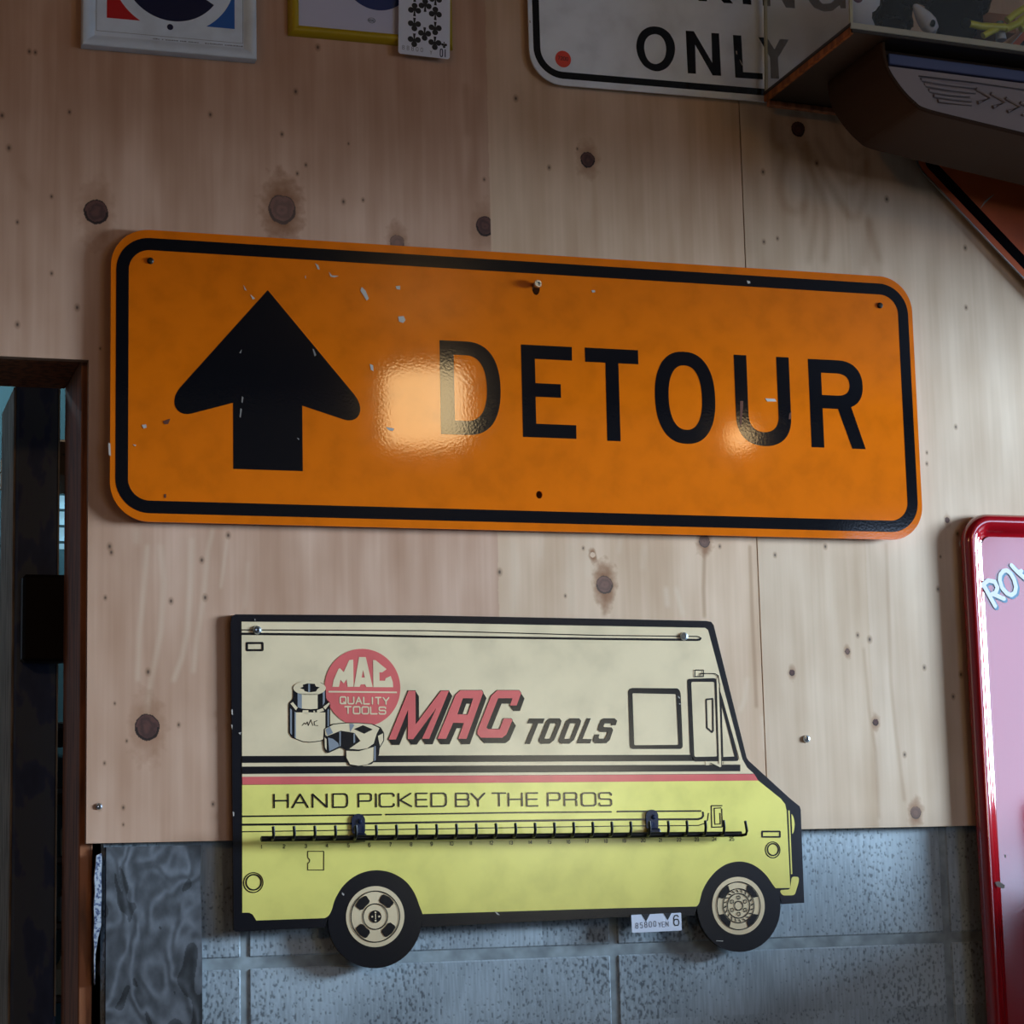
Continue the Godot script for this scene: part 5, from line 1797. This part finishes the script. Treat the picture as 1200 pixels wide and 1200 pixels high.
func club(st: SurfaceTool, c: Vector2, s: float, up: float, z: float) -> void:
	var all := []
	for q in [[0.0, 0.30, 0.25], [-0.31, -0.10, 0.25], [0.31, -0.10, 0.25], [0.0, 0.0, 0.17]]:
		all.append(ellipse(c + Vector2(q[0], q[1] * up) * s, q[2] * s, q[2] * s, 18, 0.05))
	var t := PackedVector2Array([c + Vector2(-0.03, 0.0) * s, c + Vector2(-0.12, -0.62 * up) * s, c + Vector2(0.12, -0.62 * up) * s, c + Vector2(0.03, 0.0) * s])
	if area_of(t) < 0.0:
		t.reverse()
	all.append(t)
	union_fill(st, all, z)


func cards() -> void:
	var o := thing("playing_card", "ten of clubs playing card used as a price tag on the yellow framed sign", "card", Vector3(-0.1186, 2.3175, 0.0125), 0)
	o.rotation.z = -0.028
	var st := begin()
	plate(st, round_box(-0.0290, 0.0, 0.0290, 0.088, 0.003, 5), -0.0004, 0.0)
	part("card_stock", st, M.card_white, o, "white card")
	st = begin()
	var z := 0.0002
	# pip rows counted from the lower end; the lower half stands on its head
	for q in [[-0.0113, 0.0165, -1], [0.0120, 0.0158, -1], [0.0003, 0.0250, -1], [-0.0113, 0.0345, -1], [0.0122, 0.0328, -1], [-0.0113, 0.0525, 1], [0.0122, 0.0510, 1], [0.0006, 0.0590, 1], [-0.0113, 0.0690, 1], [0.0122, 0.0680, 1]]:
		st = begin()
		club(st, Vector2(q[0], q[1]), 0.0132, q[2], z)
		part("pip", st, M.card_black, o)
	st = begin()
	club(st, Vector2(0.0225, 0.0153), 0.006, -1, z)
	part("corner_pip", st, M.card_black, o)
	for q in [["0", 0.0182], ["I", 0.0225]]:
		st = begin()
		letter(st, q[0], q[1], 0.0020, 0.0026, 0.0085, 0.0011, z)
		part("corner_index", st, M.print_navy, o)
	st = begin()
	for k in 5:
		letter(st, "88800"[k], -0.0246 + k * 0.0052, 0.0052 - k * 0.0001, 0.0022, 0.0044, 0.0005, z)
	letter(st, "Y", 0.0066, 0.0030, 0.0022, 0.0044, 0.0005, z)
	part("stamped_price", st, M.stamp_ink, o, "faint stamped price").set_meta("kind", "stuff")
	# second card tucked under the van
	o = thing("price_card", "white notched price card reading 6 stuck to the lower edge of the van board", "card", Vector3(0.1206, 1.3733, 0.0085), 0)
	o.rotation.z = 0.012
	st = begin()
	plate(st, rounded(mm([-28.2, 0.2, 28.2, 0.2, 28.4, 18.8, -28.4, 18.8]), 0.0012), -0.0004, 0.0)
	part("card_stock", st, M.card_white, o, "white card")
	st = begin()
	pieces("pip_tip", [mm([-12.0, 11.2, -7.2, 18.8, -16.8, 18.8]), mm([12.6, 11.6, 17.2, 18.8, 8.0, 18.8])], z, M.card_black, o, "black pointed pip")
	st = begin()
	for k in 5:
		letter(st, "85800"[k], -0.0238 + k * 0.0051, 0.0046 + k * 0.0003, 0.0026, 0.0054, 0.0007, z)
	for k in 3:
		letter(st, "YEN"[k], 0.0020 + k * 0.0042, 0.0047 + k * 0.0002, 0.0028, 0.0052, 0.0006, z)
	part("stamped_price", st, M.stamp_ink, o, "stamped price 85800 YEN").set_meta("kind", "stuff")
	st = begin()
	letter(st, "6", 0.0196, 0.0058, 0.0056, 0.0104, 0.0012, z)
	part("corner_index", st, M.card_black, o, "black figure 6")


# ------------------------------------------------------------------ shelf, cabinet and glass case
func shelf_and_case() -> void:
	var roll := -0.034
	var sx := 0.2815
	var sy := 2.3085
	# board
	var o := thing("wall_shelf", "dark painted wooden shelf board carrying the glass case", "shelf", Vector3(sx, sy, 0), roll)
	var st := begin()
	box(st, Vector3(0.0015, -0.0092, 0.0155), Vector3(0.85, 0.0, 0.238), 0.0008)
	part("board", st, M.shelf_paint, o)
	st = begin()
	box(st, Vector3(0.0, -0.0105, 0.016), Vector3(0.0045, -0.0030, 0.236), 0.0006)
	part("side_edging", st, M.raw_edge, o, "raw orange timber edge")
	st = begin()
	box(st, Vector3(-0.0005, -0.0030, 0.0155), Vector3(0.0045, 0.0012, 0.2385), 0.0006)
	part("side_trim", st, M.shelf_paint, o, "dark strip on the side edge")
	st = begin()
	box(st, Vector3(0.0, -0.0055, 0.2365), Vector3(0.85, 0.0012, 0.2392), 0.0005)
	part("front_edging", st, M.worn_edge, o, "worn pale front edge")
	st = begin()
	box(st, Vector3(0.004, -0.016, 0.0145), Vector3(0.85, -0.0092, 0.022), 0.001)
	part("rear_batten", st, M.frame_wood, o)
	# moulded cabinet under the shelf
	var c := thing("moulded_cabinet", "dark brown moulded cabinet with a rounded corner and chevron relief under the shelf", "cabinet", Vector3(sx, sy - 0.0098, 0), roll)
	var fz := 0.225
	var bz := 0.095
	var pts := flat([0.323, 2.2885, 0.3245, 2.2792, 0.3283, 2.2663, 0.3361, 2.2538, 0.3455, 2.2424, 0.357, 2.2321, 0.3706, 2.2248, 0.4168, 2.2172, 0.4881, 2.2068, 0.5815, 2.1929])
	var loc := PackedVector2Array()
	for p in pts:
		loc.append((p - Vector2(sx, sy - 0.0098)).rotated(-roll))
	var smooth := PackedVector2Array()
	var cv := Curve2D.new()
	for i in loc.size():
		var t := (loc[mini(i + 1, loc.size() - 1)] - loc[maxi(i - 1, 0)]) * 0.18
		cv.add_point(loc[i], -t, t)
	for q in cv.get_baked_points().size():
		if q % 2 == 0:
			smooth.append(cv.get_baked_points()[q])
	cv.bake_interval = 0.004
	smooth = cv.get_baked_points()
	smooth[0].y = 0.0
	var endx := 0.60
	var last := smooth[smooth.size() - 1]
	var outline := smooth.duplicate()
	outline.append(Vector2(endx, last.y - (endx - last.x) * 0.1))
	outline.append(Vector2(endx, 0.0))
	st = begin()
	plate(st, outline, bz, fz - 0.022)
	part("body", st, M.dark_moulding, c, "dark brown body")
	# rim that rounds over to the front
	st = begin()
	for i in smooth.size() - 1:
		var a := smooth[i]
		var b := smooth[i + 1]
		var na := (b - a).orthogonal().normalized()
		if na.y > 0.0 and na.x > 0.0:
			na = -na
		var prof := [Vector2(0.0, fz - 0.022), Vector2(0.0, fz - 0.003), Vector2(-0.0012, fz - 0.0008), Vector2(-0.004, fz)]
		for k in prof.size() - 1:
			var p: Vector2 = prof[k]
			var q: Vector2 = prof[k + 1]
			quad(st, v3(a + na * p.x, p.y), v3(b + na * p.x, p.y), v3(b + na * q.x, q.y), v3(a + na * q.x, q.y))
	part("front_rim", st, M.dark_moulding, c, "rounded front rim")
	st = begin()
	var face := PackedVector2Array()
	var inset := -1
	for i in smooth.size():
		var d := (smooth[mini(i + 1, smooth.size() - 1)] - smooth[maxi(i - 1, 0)]).normalized()
		var nn := Vector2(-d.y, d.x)
		var p := smooth[i] + nn * 0.0035
		if p.y < -0.0255:
			face.append(p)
	face.append(Vector2(endx, face[face.size() - 1].y - 0.01))
	face.append(Vector2(endx, -0.0255))
	var hole := PackedVector2Array()
	for p in flat([0.3638, 2.2638, 0.44, 2.2618, 0.5859, 2.254, 0.5832, 2.2171, 0.4383, 2.2341, 0.3853, 2.2345]):
		hole.append((p - Vector2(sx, sy - 0.0098)).rotated(-roll))
	plate(st, face, fz - 0.02, fz, [rounded(hole, 0.003)])
	var fm := part("front_panel", st, M.moulding_face, c, "grey-brown front panel")
	st = begin()
	plate(st, hole, fz - 0.0205, fz - 0.0045)
	part("relief_ground", st, M.moulding_face, fm)
	st = begin()
	box(st, Vector3(0.0565, -0.0185, fz - 0.022), Vector3(endx, -0.0065, fz - 0.012), 0.001)
	part("slot_strip", st, M.slot_blue, c, "glossy blue strip in the slot")
	# chevron relief
	var w := func(px: Array) -> Array:
		var r := []
		for p in flat(px):
			r.append(v3((p - Vector2(sx, sy - 0.0098)).rotated(-roll), fz - 0.0035))
		return r
	for q in [[0.3697, 2.2605, 0.3989, 2.2583, 0.4336, 2.2575], [0.3734, 2.2547, 0.4006, 2.2528, 0.4342, 2.2518], [0.3781, 2.249, 0.4023, 2.2472, 0.4268, 2.2474], [0.3838, 2.2438, 0.4041, 2.2426, 0.4285, 2.2423], [0.3886, 2.2385, 0.4058, 2.2381, 0.4282, 2.2376]]:
		st = begin()
		tube(st, w.call(q), 0.0021, 8)
		part("rib", st, M.moulding_face, fm)
	for k in 7:
		st = begin()
		var d := k * 17.5
		var top: Array = w.call([0.4355, 2.2557, 0.4524, 2.2472])
		var low: Array = w.call([0.4524, 2.2472, 0.4366, 2.2406])
		var step := Vector3(0.0178 * k, -0.0030 * k, 0)
		tube(st, [top[0] + step, top[1] + step, low[1] + step], 0.0022, 8)
		part("rib", st, M.moulding_face, fm)
	# glass case
	var g := thing("glass_case", "glass display case standing on the shelf with toys inside", "display case", Vector3(sx, sy + 0.0014, 0), roll)
	st = begin()
	box(st, Vector3(0.0005, 0, 0.018), Vector3(0.003, 0.30, 0.2335))
	part("side_pane", st, M.hazy_glass, g, "hazy side pane")
	st = begin()
	box(st, Vector3(0.0005, 0, 0.0335 - 0.016), Vector3(0.0036, 0.30, 0.0205))
	part("pane_edge", st, M.glass_edge, g)
	st = begin()
	box(st, Vector3(0.0005, 0, 0.2335), Vector3(0.0036, 0.30, 0.2365))
	part("pane_edge", st, M.glass_edge, g)
	st = begin()
	box(st, Vector3(0.0036, 0, 0.2335), Vector3(0.84, 0.30, 0.236))
	part("front_pane", st, M.glass, g, "clear front pane")
	st = begin()
	box(st, Vector3(0.0005, 0.30, 0.017), Vector3(0.84, 0.303, 0.2365))
	part("top_pane", st, M.hazy_glass, g)
	case_contents()


func case_contents() -> void:
	var base := func(px: Vector3) -> Vector3: return px
	var o := thing("camouflage_figure", "dark green camouflage toy figure at the left end of the glass case", "toy", Vector3(0.3794, 2.3384, 0.15))
	var st := begin()
	blob(st, Vector3(0, 0.018, 0), Vector3(0.020, 0.026, 0.02), 0.5, 3)
	blob(st, Vector3(0.010, 0.045, 0), Vector3(0.017, 0.022, 0.018), 0.6, 4)
	blob(st, Vector3(-0.010, 0.006, 0.012), Vector3(0.014, 0.009, 0.012), 0.5, 5)
	part("figure_body", st, M.camo_green, o)
	st = begin()
	blob(st, Vector3(0.006, 0.030, 0.02), Vector3(0.006, 0.004, 0.004), 0.4, 6, 8)
	part("pack", st, M.jar_pale, o)
	o = thing("green_toy", "dark green toy vehicle in the middle of the glass case", "toy", Vector3(0.4551, 2.3395, 0.15))
	st = begin()
	blob(st, Vector3(0, 0.030, 0), Vector3(0.032, 0.034, 0.024), 0.5, 13)
	blob(st, Vector3(-0.022, 0.058, 0), Vector3(0.026, 0.022, 0.02), 0.5, 14)
	blob(st, Vector3(0.026, 0.055, 0), Vector3(0.022, 0.022, 0.02), 0.5, 15)
	part("toy_body", st, M.camo_green, o)
	o = thing("white_bird", "small white bird-shaped toy between the green toys", "toy", Vector3(0.3981, 2.3254, 0.19))
	st = begin()
	lathe(st, [Vector2(0, -0.016), Vector2(0.007, -0.012), Vector2(0.010, -0.003), Vector2(0.009, 0.006), Vector2(0.006, 0.015), Vector2(0.003, 0.022), Vector2(0, 0.024)], Vector3(0, 0.014, 0), Vector3(-0.62, 0.78, 0).normalized(), 18)
	part("bird_body", st, M.toy_white, o)
	st = begin()
	blob(st, Vector3(0.002, 0.009, 0.009), Vector3(0.003, 0.004, 0.003), 0.2, 8, 8)
	part("wing_mark", st, M.toy_teal, o)
	o = thing("yellow_frame_toy", "yellow plastic toy frame with crossed bars at the right end of the case", "toy", Vector3(0.4746, 2.3386, 0.2))
	for q in [[[0.4401, 2.3382, 0.4587, 2.3361, 0.4882, 2.3379], 0.0042], [[0.4881, 2.3359, 0.5033, 2.3432, 0.5167, 2.3543], 0.0042], [[0.4908, 2.346, 0.502, 2.3549, 0.5197, 2.3664], 0.0040], [[0.4601, 2.3255, 0.4688, 2.3302, 0.4775, 2.3349], 0.0036], [[0.5072, 2.3377, 0.5181, 2.3427, 0.5289, 2.3457], 0.0042]]:
		st = begin()
		var path := []
		for p in flat(q[0]):
			path.append(v3(p, 0.2) - o.position)
		tube(st, path, q[1], 10)
		part("bar", st, M.toy_yellow, o)
	st = begin()
	blob(st, (Vector3(0.4401, 2.3382, 0.2)) - o.position, Vector3(0.0058, 0.0058, 0.0058), 0.0, 1, 10)
	part("knob", st, M.toy_yellow, o)
	o = thing("brown_carton", "small brown carton behind the yellow toy frame", "carton", Vector3(0.5024, 2.3533, 0.13))
	st = begin()
	box(st, Vector3(-0.02, 0, -0.02), Vector3(0.03, 0.022, 0.02), 0.001)
	part("carton_body", st, M.cardboard, o)
	st = begin()
	box(st, Vector3(-0.0205, 0.010, -0.0205), Vector3(0.0305, 0.0106, 0.0205), 0.0002)
	part("carton_seam", st, M.ply_edge, o)
	o = thing("white_cup", "small white cup standing beside the yellow toy frame", "cup", Vector3(0.488, 2.3269, 0.19))
	st = begin()
	lathe(st, [Vector2(0, 0), Vector2(0.0062, 0), Vector2(0.0045, 0.014), Vector2(0.0035, 0.020), Vector2(0.003, 0.019)], Vector3.ZERO, Vector3.UP, 18)
	part("cup_body", st, M.toy_white, o)
	st = begin()
	lathe(st, [Vector2(0.0037, 0.0195), Vector2(0.004, 0.0205), Vector2(0.0033, 0.021)], Vector3.ZERO, Vector3.UP, 18)
	part("cup_rim", st, M.toy_teal, o)
